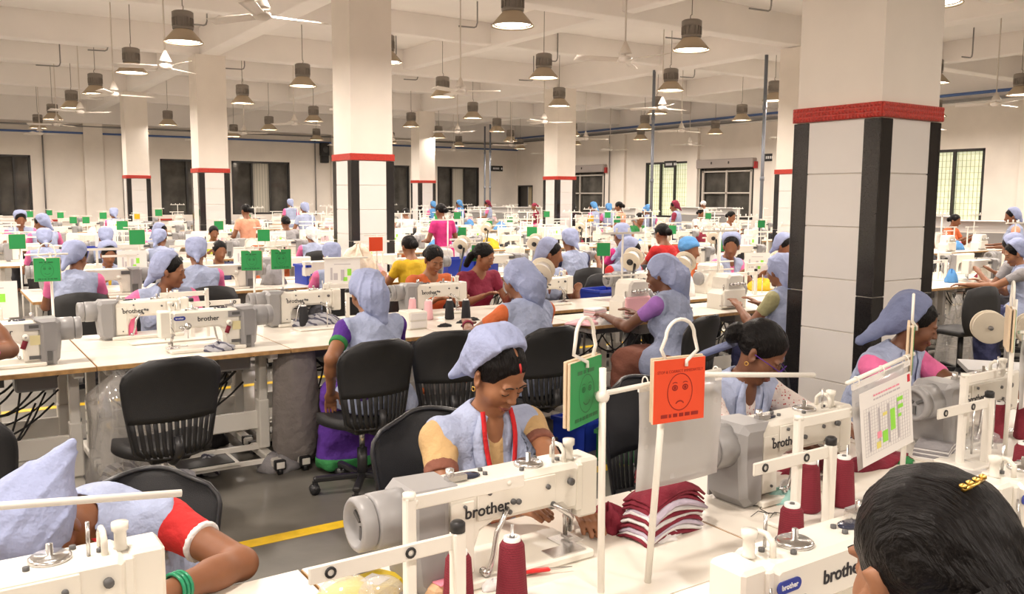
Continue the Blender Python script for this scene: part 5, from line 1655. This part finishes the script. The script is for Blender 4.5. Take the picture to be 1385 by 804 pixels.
chair(7.9, 4.35, -.2, 'empty black task chair right of the big pillar', True)
chair(1.36, 6.56, PI, 'black task chair of the woman looking right', True)
chair(5.66, 6.64, PI, 'black task chair of the red collared woman', True)
chair(3.52, 6.66, PI, 'black task chair of the orange sari woman', True)
chair(4.06, 6.76, PI, 'black task chair of the pink dupatta woman', True)
seated = [(i, f) for i, f in enumerate(FOLK) if f[0] in ('scarf', 'turn', 'turnr', 'bun', 'cap')]
for n, (i, (kd, x, y, zt, rz, lab, own)) in enumerate(seated):
    chair(x, y - .02 * math.cos(rz), rz, 'black task chair under the ' + ' '.join(lab.split()[:11]), True)

# ------------------------------------------------------------------ ceiling fans, conduits, pipes, signs
def make_fan():
    r = thing('ceiling_fan', '', 'fan')     # origin at the motor, z down rod to the slab
    MB().lathe([(.0, -.05), (.06, -.045), (.085, -.02), (.085, .015), (.05, .03), (.02, .035)], 18).build('motor', FANM, r)
    MB().lathe([(.085, .06), (.08, .07), (.02, .20), (.014, .21)], 16).build('canopy', FANM, r)
    MB().cyl((0, 0, .03), (0, 0, 1.62), .011, n=8).build('down_rod', FANM, r)
    for k in range(3):
        T = RZ(2 * PI * k / 3)
        b = MB()
        P = [[(.10 + .55 * i / 6, -.045 - .02 * i / 6 + (.09 + .04 * i / 6) * j / 3, -.01 + .012 * (j - 1.5)) for j in range(4)] for i in range(7)]
        b.grid(P, thick=.004, T=T)
        b.build('blade', FANM, r)
    return r
K_FAN = Kind(make_fan)
FY = [8.5, 12.55, 16.4, 20.3, 24.2, 28.0]
n = 0
for j, y in enumerate(FY):
    for i, x in enumerate([2.78, 7.35, 11.8, 16.1, 20.3]):
        if not visible(x, y, 4, 63): continue
        K_FAN.put((x, y, 3.36), n * .7, 'cream ceiling fan on a long rod, %s fan row from the camera, %s from left' % (ORD[j], ORD[i]), 'ceiling fans'); n += 1
nt_ = 2
def trim(mb, m, parent=None):
    global nt_
    o = mb.build('trim_%d' % nt_, m); nt_ += 1
    o['kind'] = 'structure'
    return o
trim(MB().cyl((X0, YW - .10, 3.74), (XW, YW - .10, 3.80), .035, n=10), BLUEPIPE)
trim(MB().cyl((X0, YW - .12, 3.98), (XW, YW - .12, 4.02), .03, n=10), PIPE)
trim(MB().cyl((22.25, Y0, 4.38), (22.25, YW - .2, 4.28), .04, n=10), BLUEPIPE)
trim(MB().cyl((22.35, Y0, 4.22), (22.35, YW - .2, 4.12), .035, n=10), PIPE)
trim(MB().box((22.45, 14, 4.2), (.25, 38, .05)), GREYM)
for x, y in ((13.79, 14.95), (13.96, 11.92), (18.63, 29.51), (19.0, 30.5)):
    trim(MB().cyl((x, y, 0), (x, y, 4.5), .035, n=12).cyl((x, y, 2.0), (x, y, 2.08), .045, n=12).cyl((x, y, 3.4), (x, y, 3.48), .045, n=12), M('blue_grey_pipe', (.20, .22, .26), .35, .4))
for x in (3.4, 5.0, 5.9, 13.0, 17.9):
    trim(MB().cyl((x, YW - .05, .9), (x, YW - .05, 4.0), .025, n=8), PIPE)
for y in (27.0, 18.9, 16.4, 10.9):
    trim(MB().cyl((XW - .04, y, 1.0), (XW - .04, y, 4.1), .022, n=8), PIPE)
rd = random.Random(12)
for x, y in [(3.9, 9.4), (3.2, 12.9), (4.0, 15.0), (6.4, 10.9), (7.7, 12.6), (10.9, 14.7), (8.0, 16.2), (10.6, 9.0), (12.9, 9.9), (11.2, 11.4), (16.2, 11.4), (14.9, 14.8), (9.9, 18.9), (12.2, 17.4), (18.9, 14.2), (6.0, 19.6), (3.1, 18.7), (2.6, 21.5), (17.2, 9.6)]:
    L_ = rd.uniform(.35, .5)
    trim(MB().tube([(x, y, 4.98), (x, y, 4.98 - .5), (x - .02, y, 4.42), (x - .06, y, 4.40), (x - L_, y, 4.39)], .013, 6), PIPE)
def sign(x, y, z, rz, w, lab):
    t = thing('hanging_sign', lab, 'sign', (x, y, z), rz, 'black hanging signs')
    MB().box((0, 0, 0), (w, .03, .24), bev=.004).build('sign_board', BLACKP, t)
    b = MB(); q = -w * .34
    for ww in (.05, .06, .05, .06, .05): b.box((q + ww * w / 2, -.0165, 0), (ww * w * 1.4, .002, .085)); q += ww * w * 2.1
    for ww in (.06, .06): b.box((q + .10, -.0165, 0), (ww * w * 1.5, .002, .085)); q += ww * w * 2.2
    b.build('blurred_print', WHITEPRINT, t)
sign(21.6, YW - .02, 2.95, 0, .62, 'small black sign with white print high on the far wall by the corner')
sign(17.9, YW - .02, 2.72, 0, .60, 'small black sign with white print before the far dark window')
sign(XW - .02, 23.6, 2.88, -PI / 2, .60, 'small black sign with white print above the lit window')
sign(XW - .02, 18.96, 2.97, -PI / 2, .70, 'small black sign with white print left of the half hidden pillar')
t = thing('wall_speaker', 'black loudspeaker high on the far wall, left of the lit pillar', 'speaker', (13.35, YW - .16, 3.10), 0)
MB().box((0, 0, .42), (.34, .26, .50), bev=.02).build('cabinet', BLACKP, t); MB().box((0, .02, .05), (.30, .22, .34), bev=.02).build('lower_cabinet', BLACKP, t)
MB().lathe([(.0, .0), (.11, .0), (.12, .012)], 20, T=TR(0, -.131, .40) @ RX(PI / 2)).build('cone', MDARK, t)
MB().box((0, .12, .2), (.08, .12, .3)).build('wall_bracket', PIPE, t)
# white partitions and long boards at the right end
for i, (x, y, w, z, rz, lab) in enumerate([(17.9, 9.3, 1.5, 1.22, -1.05, 'white partition board under the right window, nearer of two'), (17.5, 10.6, 1.2, 1.30, -1.05, 'white inspection board under the right window, left piece'),
        (20.6, 19.7, 2.6, 1.36, -PI / 2, 'long white board under the dark paned window'), (20.8, 24.5, 2.4, 1.3, -PI / 2, 'long white board between the right hand windows'), (19.5, 29.8, 3.0, 1.26, -.4, 'long white board near the far corner')]):
    t = thing('partition_board', lab, 'partition', (x, y, 0), rz, 'white partitions')
    MB().box((0, 0, z - .11), (w, .03, .22), bev=.004).build('board', PAPER, t); MB().box((0, -.01, z - .35), (w - .1, .02, .22)).build('lower_board', GREYM, t)
    MB().box((0, -.1, z), (w, .26, .02), bev=.004).build('shelf', PAPER, t)
    for s in (-1, 1): MB().box((s * (w / 2 - .04), 0, z / 2), (.04, .04, z)).build('post', WHITEP, t)

# ------------------------------------------------------------------ things on and under the tables
# bundle of maroon striped panels
def panel_stack(x, y, z, lab, rz, lobes):
    t = thing('garment_panel_stack', lab, 'cloth stack', (x, y, z), rz)
    LAV = CL('lavender_panel_cloth', (.52, .45, .55)); 
    rr = random.Random(2)
    for (lx, ly, lr, w, d, n, bend) in lobes:
        for k in range(n):
            m = [MARC2, WHITEC, LAV, MARC2, WHITEC][k % 5] if k < n - 3 else MARC2
            P = []
            for i in range(9):
                row = []
                for j in range(5):
                    u = -1 + i / 4; v = -1 + j / 2
                    f = 1 + .02 * rr.uniform(-1, 1)
                    zz = .012 + .0085 * k + bend * (1 - u * u) * (.45 + .55 * k / n) + .004 * math.sin(3 * u + k)
                    row.append((w * u * f - .012 * k * .3, d * v * f + (.012 if k < n - 3 else 0) * (1 + .3 * math.sin(k)), zz - .025 * max(0, abs(v) - .5)))
                P.append(row)
            MB().grid(P, thick=.006, T=TR(lx, ly, 0) @ RZ(lr)).build('panel', m, t)
MARC2 = CL('maroon_panel_cloth', (.21, .012, .03))
panel_stack(1.60, 1.665, TT, 'stack of maroon panels with white and lavender striped edges, on the first line', .35, [(-.035, 0, 2.9, .105, .055, 11, .035), (.075, .035, 3.9, .085, .05, 11, .04)])
cloth_lump('garment_piece', 'crumpled maroon piece left of the striped stack', (1.475, 1.74, TT), (.055, .05, .06), MARC2, 3)
cloth_lump('garment_piece', 'white cloth edge spilling left of the striped maroon stack', (1.555, 1.61, TT), (.06, .03, .022), WHITEC, 5)
cloth_lump('garment_piece', 'maroon cloth behind the middle thread stand', (2.30, 1.76, TT), (.12, .06, .06), MARC2, 8)
cloth_lump('garment_piece', 'flat maroon cloth right of the hanging chart', (2.62, 1.70, TT), (.16, .06, .025), MARC2, 9, amp=.2)
cloth_lump('garment_piece', 'pale teal cloth scrap beside the maroon cones', (2.06, 1.63, TT), (.06, .05, .03), CL('pale_teal_cloth', (.35, .60, .55)), 10)
cloth_lump('garment_piece', 'white crumpled lining beside the maroon cones', (2.16, 1.66, TT), (.07, .05, .04), WHITEC, 12)
t = thing('folded_cloth', 'folded white cloth with grey edges on the table at the right', 'cloth', (2.93, 1.67, TT), .35)
for k in range(6):
    MB().grid([[(.14 * (-1 + i / 3) + .004 * k, .055 * (-1 + j), .004 + .006 * k + .012 * math.sin(i * .9) * (k / 6)) for j in range(3)] for i in range(7)], thick=.005).build('layer', WHITEC if k % 2 == 0 else GREYC, t)
t = thing('folded_cloth', 'flat white cloth sheet on the table beside the black haired head', 'cloth', (2.70, 1.50, TT), -.2)
MB().grid([[(.15 * (-1 + i / 4), .07 * (-1 + j / 2), .008 + .006 * math.sin(i * 1.3 + j)) for j in range(5)] for i in range(9)], thick=.004).build('layer', WHITEC, t)
rb = MB(); rb.grid([[(1.49 + .10 * i / 8, 1.665 + .02 * math.sin(i * .5) + .012 * j, TT + .006 + .012 * abs(math.sin(i * .9))) for j in range(2)] for i in range(9)], thick=.0015)
tag(rb.build('ribbon', CL('blue_ribbon_cloth', (.05, .30, .50))), 'short blue ribbon lying before the striped maroon stack', 'ribbon')
# scissors by the nearest machine
t = thing('thread_scissors', 'small scissors with red handle beside the nearest machine', 'scissors', (1.14, 1.60, TT + .012), -.3)
MB().box((0, 0, 0), (.07, .014, .008), bev=.003).build('handle', M('red_plastic', (.6, .02, .02), .35), t)
MB().prism([(.03, -.003), (.09, 0), (.03, .003)], -.003, .003).build('blade', STEEL, t)
# crumpled clear bag with yellow packets
t = thing('packet', 'yellow packet with a white label under clear plastic, bottom left of centre', 'packet', (.735, 1.70, TT), .5)
MB().box((0, 0, .018), (.22, .13, .034), bev=.008).build('wrapper', M('yellow_plastic', (.85, .62, .02), .3), t)
MB().box((.05, -.01, .0358), (.045, .05, .001)).build('label_sticker', PAPER, t); MB().box((-.105, 0, .02), (.02, .12, .030)).build('red_end', M('red_plastic', (.6, .02, .02), .35), t)
t = thing('plastic_bag', 'clear domed plastic bag lying on the yellow packet', 'bag', (.71, 1.66, TT + .033), 0)
bg = MB()
for cx, cy, r_ in ((-.02, 0, .062), (.05, -.03, .052)):
    bg.lathe([(r_ * math.cos(a), r_ * .85 * math.sin(a) + .002) for a in [PI / 2 * i / 8 for i in range(9)]], 20, T=TR(cx, cy, 0), cap=False)
bg.build('film', POLY, t)
t = thing('pen', 'blue pen resting across the yellow packet', 'pen', (.76, 1.755, TT + .042), .1)
MB().cyl((-.06, 0, 0), (.05, 0, 0), .005, n=8).cyl((.05, 0, 0), (.065, 0, 0), .005, n=8, r2=.001).build('barrel', M('blue_plastic_pen', (.05, .06, .35), .3), t); MB().cyl((-.06, 0, 0), (-.02, 0, 0), .0062, n=8).build('cap', WHITEP, t)
t = thing('pin_cushion', 'tan and pink sponge block between the white stand posts', 'sponge', (.90, 1.62, TT), .2)
MB().box((0, 0, .02), (.07, .055, .04), bev=.01).build('sponge', M('tan_sponge', (.72, .47, .28), .9, bump=.4, bscale=120), t); MB().box((.004, -.005, .0415), (.055, .04, .004), bev=.0015).build('pink_patch', PINKP, t)
for i, (x, y) in enumerate([(1.02, 1.60), (1.05, 1.58), (1.07, 1.61)]):
    cloth_lump('fabric_scrap', 'pink and white fabric scrap by the nearest maroon cones, %s from left' % ORD[i], (x, y, TT), (.028, .02, .02), PINKP if i % 2 else WHITEC, 30 + i, 8)
t = thing('plastic_bag', 'clear plastic bag crumpled on the table by the right edge', 'bag', (3.12, 1.63, TT), 0)
tmp = cloth_lump('film', None, (0, 0, 0), (.13, .08, .06), POLY, 41, 12, parent=t)
cloth_lump('thread_waste', 'tangle of dark green and white thread ends beside the right machine', (2.70, 1.66, TT), (.05, .03, .015), GREENCL, 44, 10)
K_TH = Kind(lambda: (lambda r: (MB().tube([(0, 0, .0), (.03, .01, .006), (.05, -.01, .004), (.08, .02, .0)], .0012, 4).build('strand', BLACKTH, r), r)[1])(thing('thread_end', '', 'thread')))
for i, (x, y) in enumerate([(1.90, 1.55), (1.92, 1.57), (1.94, 1.56), (2.62, 1.60), (2.64, 1.62)]):
    K_TH.put((x, y, TT + .002), i * 1.3, 'cut thread end at the foot of the machine, %s from left' % ORD[i], 'thread ends')
# second line props
def lump(lab, x, y, z, s, m, seed, cat='cloth', nm='garment_piece', amp=.35): return cloth_lump(nm, lab, (x, y, z), s, m, seed, 12, cat=cat, amp=amp)
GPR = CL('grey_white_print_cloth', (.42, .42, .45), stripes=((.08, .08, .12), 9, 'DIAGONAL'))
lump('grey printed cloth under the front facing machine arm on the second line', 1.36, 5.06, TT, (.09, .05, .045), GPR, 51)
lump('grey printed cloth heap beside the black cone, second line', 2.22, 5.72, TT, (.16, .07, .07), GPR, 52)
for i, (x, y, s) in enumerate([(2.92, 5.20, .05), (3.04, 5.12, .035), (3.12, 5.28, .05), (3.24, 5.36, .045), (3.36, 5.2, .04)]):
    lump('black cloth cutting on the second line table, %s from left' % ORD[i], x, y, TT, (s, s * .7, .02), BLACKTH, 60 + i)
t = thing('paper_box', 'pink and white paper stack on the lilac sleeved woman table', 'paper stack', (3.98, 4.88, TT), .3)
for k in range(6): MB().box((.003 * (k % 3), .004 * (k % 2), .010 + .015 * k), (.15, .10, .012)).build('sheaf', PAPER if k % 2 else M('pale_pink_paper', (.8, .55, .55), .6), t)
lump('pink cloth pieces on the lilac sleeved woman table', 3.82, 4.80, TT, (.14, .10, .03), PALEPINK, 66)
lump('white crumpled cloth hanging at the table edge by the pink pieces', 3.95, 4.73, TT, (.08, .05, .05), WHITEC, 67)
t = thing('supply_box', 'small white drawer box right of the purple sari woman', 'box', (2.70, 5.25, TT), 0)
MB().box((0, 0, .06), (.14, .16, .12), bev=.006).build('case', MWHITE, t)
for k in range(2): MB().box((0, -.083, .033 + .055 * k), (.12, .008, .045), bev=.002).build('drawer', PAPER, t)
K_BC = Kind(make_crate(BLUEC)); K_WC = Kind(make_crate(M('white_plastic', (.75, .73, .70), .4))); K_GB = Kind(make_crate(GREENPL))
for x, y, z, rz, lab in [(3.58, 4.46, .0, .2, 'blue crate on the floor behind the lanyard woman'), (5.20, 6.26, .60, .1, 'blue bin beside the pink overlock machine'), (3.30, 8.55, TT, .1, 'blue crate on the third line left of the lit pillar'),
        (4.95, 8.6, TT, .1, 'blue crate on the third line right of the yellow sari woman'), (5.35, 8.7, TT, .3, 'blue crate behind the thread racks on the third line'), (1.75, 12.9, TT, .1, 'blue crate on the fourth line at the left')]:
    if z == .60:
        q_ = thing('stool', 'low stool carrying the blue bin by the pink overlock machine', 'stool', (x, y, 0), rz)
        MB().box((0, 0, .58), (.34, .28, .03), bev=.008).build('seat', WHITEP, q_)
        for sx in (-1, 1):
            for sy in (-1, 1): MB().cyl((sx * .14, sy * .11, 0), (sx * .13, sy * .10, .57), .012, n=8).build('leg', PIPE, q_)
    K_BC.put((x, y, z), rz, lab, 'blue crates')
K_GB.put((3.62, 4.10, .0), .5, 'dark green tub on the floor left of the nearest green card', 'blue crates')
K_RL = Kind(make_reel)
for x, y, rz, lab in [(3.60, 5.02, .2, 'cream tape reel on a black slanting arm, right of the orange sleeved woman'), (5.02, 5.05, -.1, 'cream tape reel on a black slanting arm, right of the lilac sleeved woman'), (5.05, 5.7, 0, 'tape reel on a black arm behind the blue bin'),
        (5.1, 8.45, .1, 'tape reel on a black arm, third line right of the yellow sari woman'), (6.35, 8.5, .2, 'tape reel on a black arm, third line centre'), (8.2, 8.5, 0, 'tape reel on a black arm, third line right'), (9.4, 8.6, .3, 'tape reel on a black arm, third line before the shuttered window'), (9.8, 12.9, .1, 'tape reel on a black arm, fourth line centre'), (7.6, 12.9, .2, 'tape reel on a black arm, fourth line left of centre'), (12.1, 12.95, .2, 'tape reel on a black arm, fourth line right'), (7.2, 5.3, .1, 'tape reel on a black arm before the big pillar, second line')]:
    if y > 8: x = TX(round((x - 1.2075 + .38) / TABW)) - .38
    b_ = base_z(x, y)
    o = K_RL.put((x, y, TT if b_ else .72), rz, lab, 'tape reel feeders')
    if not b_:
        q_ = thing('stool', 'stand under the ' + lab, 'stool', (x, y, 0), 0)
        MB().box((0, 0, .70), (.30, .26, .03)).build('seat', WHITEP, q_)
        MB().cyl((0, 0, 0), (0, 0, .69), .02, n=8).build('leg', PIPE, q_)
# twin reels on a floor frame behind the pink sleeved woman
t = thing('reel_stand', 'grey floor frame with twin cream reels at the right, beyond the big pillar', 'reel stand', (6.02, 2.98, 0), -.9)
for s in (-1, 1):
    for q in (-.045, .045):
        MB().lathe([(.018, -.005), (.105, -.005), (.11, 0), (.105, .005), (.018, .005)], 26, T=TR(s * .13, 0, .78) @ RX(PI / 2) @ TR(0, 0, q)).build('reel_flange', CREAMTH, t)
    MB().lathe([(.05, -.04), (.05, .04)], 18, T=TR(s * .13, 0, .78) @ RX(PI / 2)).build('reel_core', PAPER, t)
MB().box((0, 0, .02), (.7, .5, .04), bev=.01).build('base', GREYM, t); MB().cyl((0, 0, .03), (0, 0, .9), .03, n=12).build('post', PIPE, t)
MB().cyl((-.13, -.08, .78), (-.13, .08, .78), .015, n=8).cyl((.13, -.08, .78), (.13, .08, .78), .015, n=8).box((0, .0, .78), (.3, .02, .03)).build('axle', PIPE, t)
MB().box((0, .0, .5), (.55, .42, .03)).build('tray', GREYM, t)
# under and beside the second line
def cone_bag(nm, lab, x, y, prof, m, cat, sq=.8, seed=1, wob=.10):
    rr = random.Random(seed); ph = [rr.uniform(0, 6) for _ in range(5)]
    b = MB(); K = 24; vs = []; fs = []
    for r_, z in prof:
        for j in range(K):
            a = 2 * PI * j / K
            w = 1 + wob * math.sin(5 * a + ph[0] + z * 6) + wob * .6 * math.sin(9 * a + ph[1] - z * 9)
            vs.append((r_ * w * math.cos(a), r_ * w * sq * math.sin(a), z))
    for i in range(len(prof) - 1):
        for j in range(K):
            k = (j + 1) % K; fs.append((i * K + j, i * K + k, (i + 1) * K + k, (i + 1) * K + j))
    b.add(vs, fs, 0, True)
    o = b.build(nm, m); o.location = (x, y, 0)
    return tag(o, lab, cat)
PB = clear_plastic('cloudy_polythene', .62, (.62, .60, .57))
cone_bag('waste_bag', 'tall clear polythene waste bag tied under the second line table at the left', .80, 4.93, [(.17, .01), (.19, .1), (.17, .25), (.14, .45), (.15, .6), (.06, .68), (.03, .70), (.07, .725)], PB, 'bag', .7, 3)
cloth_lump('fabric_scrap', 'heap of pale cuttings inside the polythene waste bag', (.80, 4.93, .03), (.13, .09, .16), GPR, 71, 12)
cloth_lump('fabric_scrap', 'heap of grey cuttings on the floor right of the waste bag', (1.02, 4.85, 0), (.15, .11, .14), GPR, 72, 12)
cone_bag('hanging_bag', 'long grey cloth waste bag hanging between the second line tables', 1.80, 5.05, [(.10, .04), (.15, .12), (.145, .4), (.125, .62), (.12, .72)], CL('grey_bag_cloth', (.23, .205, .19)), 'bag', .8, 8, .05)
cone_bag('hanging_bag', 'long grey cloth waste bag right of the purple sari woman, under the table', 2.86, 5.10, [(.10, .04), (.15, .12), (.14, .4), (.12, .62), (.12, .72)], CL('grey_bag_cloth', (.23, .205, .19)), 'bag', .8, 9, .05)
rs = random.Random(31)
for i in range(26):
    x = .35 + i * .19; y = rs.uniform(5.0, 5.9)
    cloth_lump('fabric_scrap', 'dark cuttings heaped on the floor under the second line, %s from left' % (ORD[i] if i < 24 else 'twenty-' + ORD[i - 20]), (x, y, 0), (rs.uniform(.06, .14), rs.uniform(.06, .1), rs.uniform(.05, .13)), rs.choice([GPR, GREYC, NAVY, DARKC, BROWNC, MARC]), 100 + i, 8, group='floor cuttings')
cone_bag('waste_bag', 'clear polythene bag hanging below the far right table', 8.3, 4.62, [(.03, .72), (.10, .55), (.2, .3), (.24, .05)], PB, 'bag', .6, 13)
lump('tall pile of cream cut pieces in a rack before the lit pillar', 3.72, 8.45, TT, (.22, .16, .34), CL('cream_cloth', (.80, .70, .58)), 81, amp=.22)
# cloth heaps, cream stacks and parcels on the farther lines
rk = random.Random(77)
pal = [('cream', CREAMTH), ('white', WHITEC), ('pale pink', PALEPINK), ('black', BLACKTH), ('peach', PEACH), ('grey', GREYC), ('maroon', MARC2), ('sky blue', SKYC), ('yellow', YELC)]
cnt = {}
for row in range(1, 8):
    nk = 0
    for k in range(0, 18):
        for fr in (0, 1):
            if row >= 5 and fr: continue
            x = TX(k) + rk.uniform(-.42, -.33) * (1 if fr == 0 else -1); y = ROWF[row] + (.36 if fr == 0 else .82) + rk.uniform(-.1, .1)
            if not visible(x, y, 3, 63) or rk.random() < (.5 if row > 1 else .6) or (row == 1 and k < 4): continue
            if not base_z(x, y): continue
            nm, m = rk.choice(pal if k > 3 else pal[:4] + pal[5:6])
            s = rk.uniform(.08, .2)
            c_ = cnt.get((row, fr, nm), 0); cnt[(row, fr, nm)] = c_ + 1
            cloth_lump('garment_heap', '%s garment heap on the %s line, %s, %s of that colour from left' % (nm, ORD[row], side_word(fr == 0), ORD[c_]), (x, y, TT), (s, s * .7, rk.uniform(.06, .2)), m, 200 + row * 40 + k * 2 + fr, 8, cat='cloth', group='garment heaps', amp=.25)
cc = {}
for row in range(2, 6):
    for k in range(0, 16):
        x = TX(k) + rk.uniform(-.3, .3); y = ROWF[row] + .5
        if not visible(x, y, 3, 63) or not base_z(x, y): continue
        nm = rk.choice(['cream', 'pale pink', 'cream', 'black', 'pink']); 
        for q in range(2):
            c_ = cc.get((row, nm), 0); cc[(row, nm)] = c_ + 1
            if c_ > 22: continue
            K_CON[nm].put((x + .09 * q, y, TT), 0, '%s thread cone on the %s line, %s of that colour from left' % (nm, ORD[row], ORD[c_]), nm + ' thread cones')
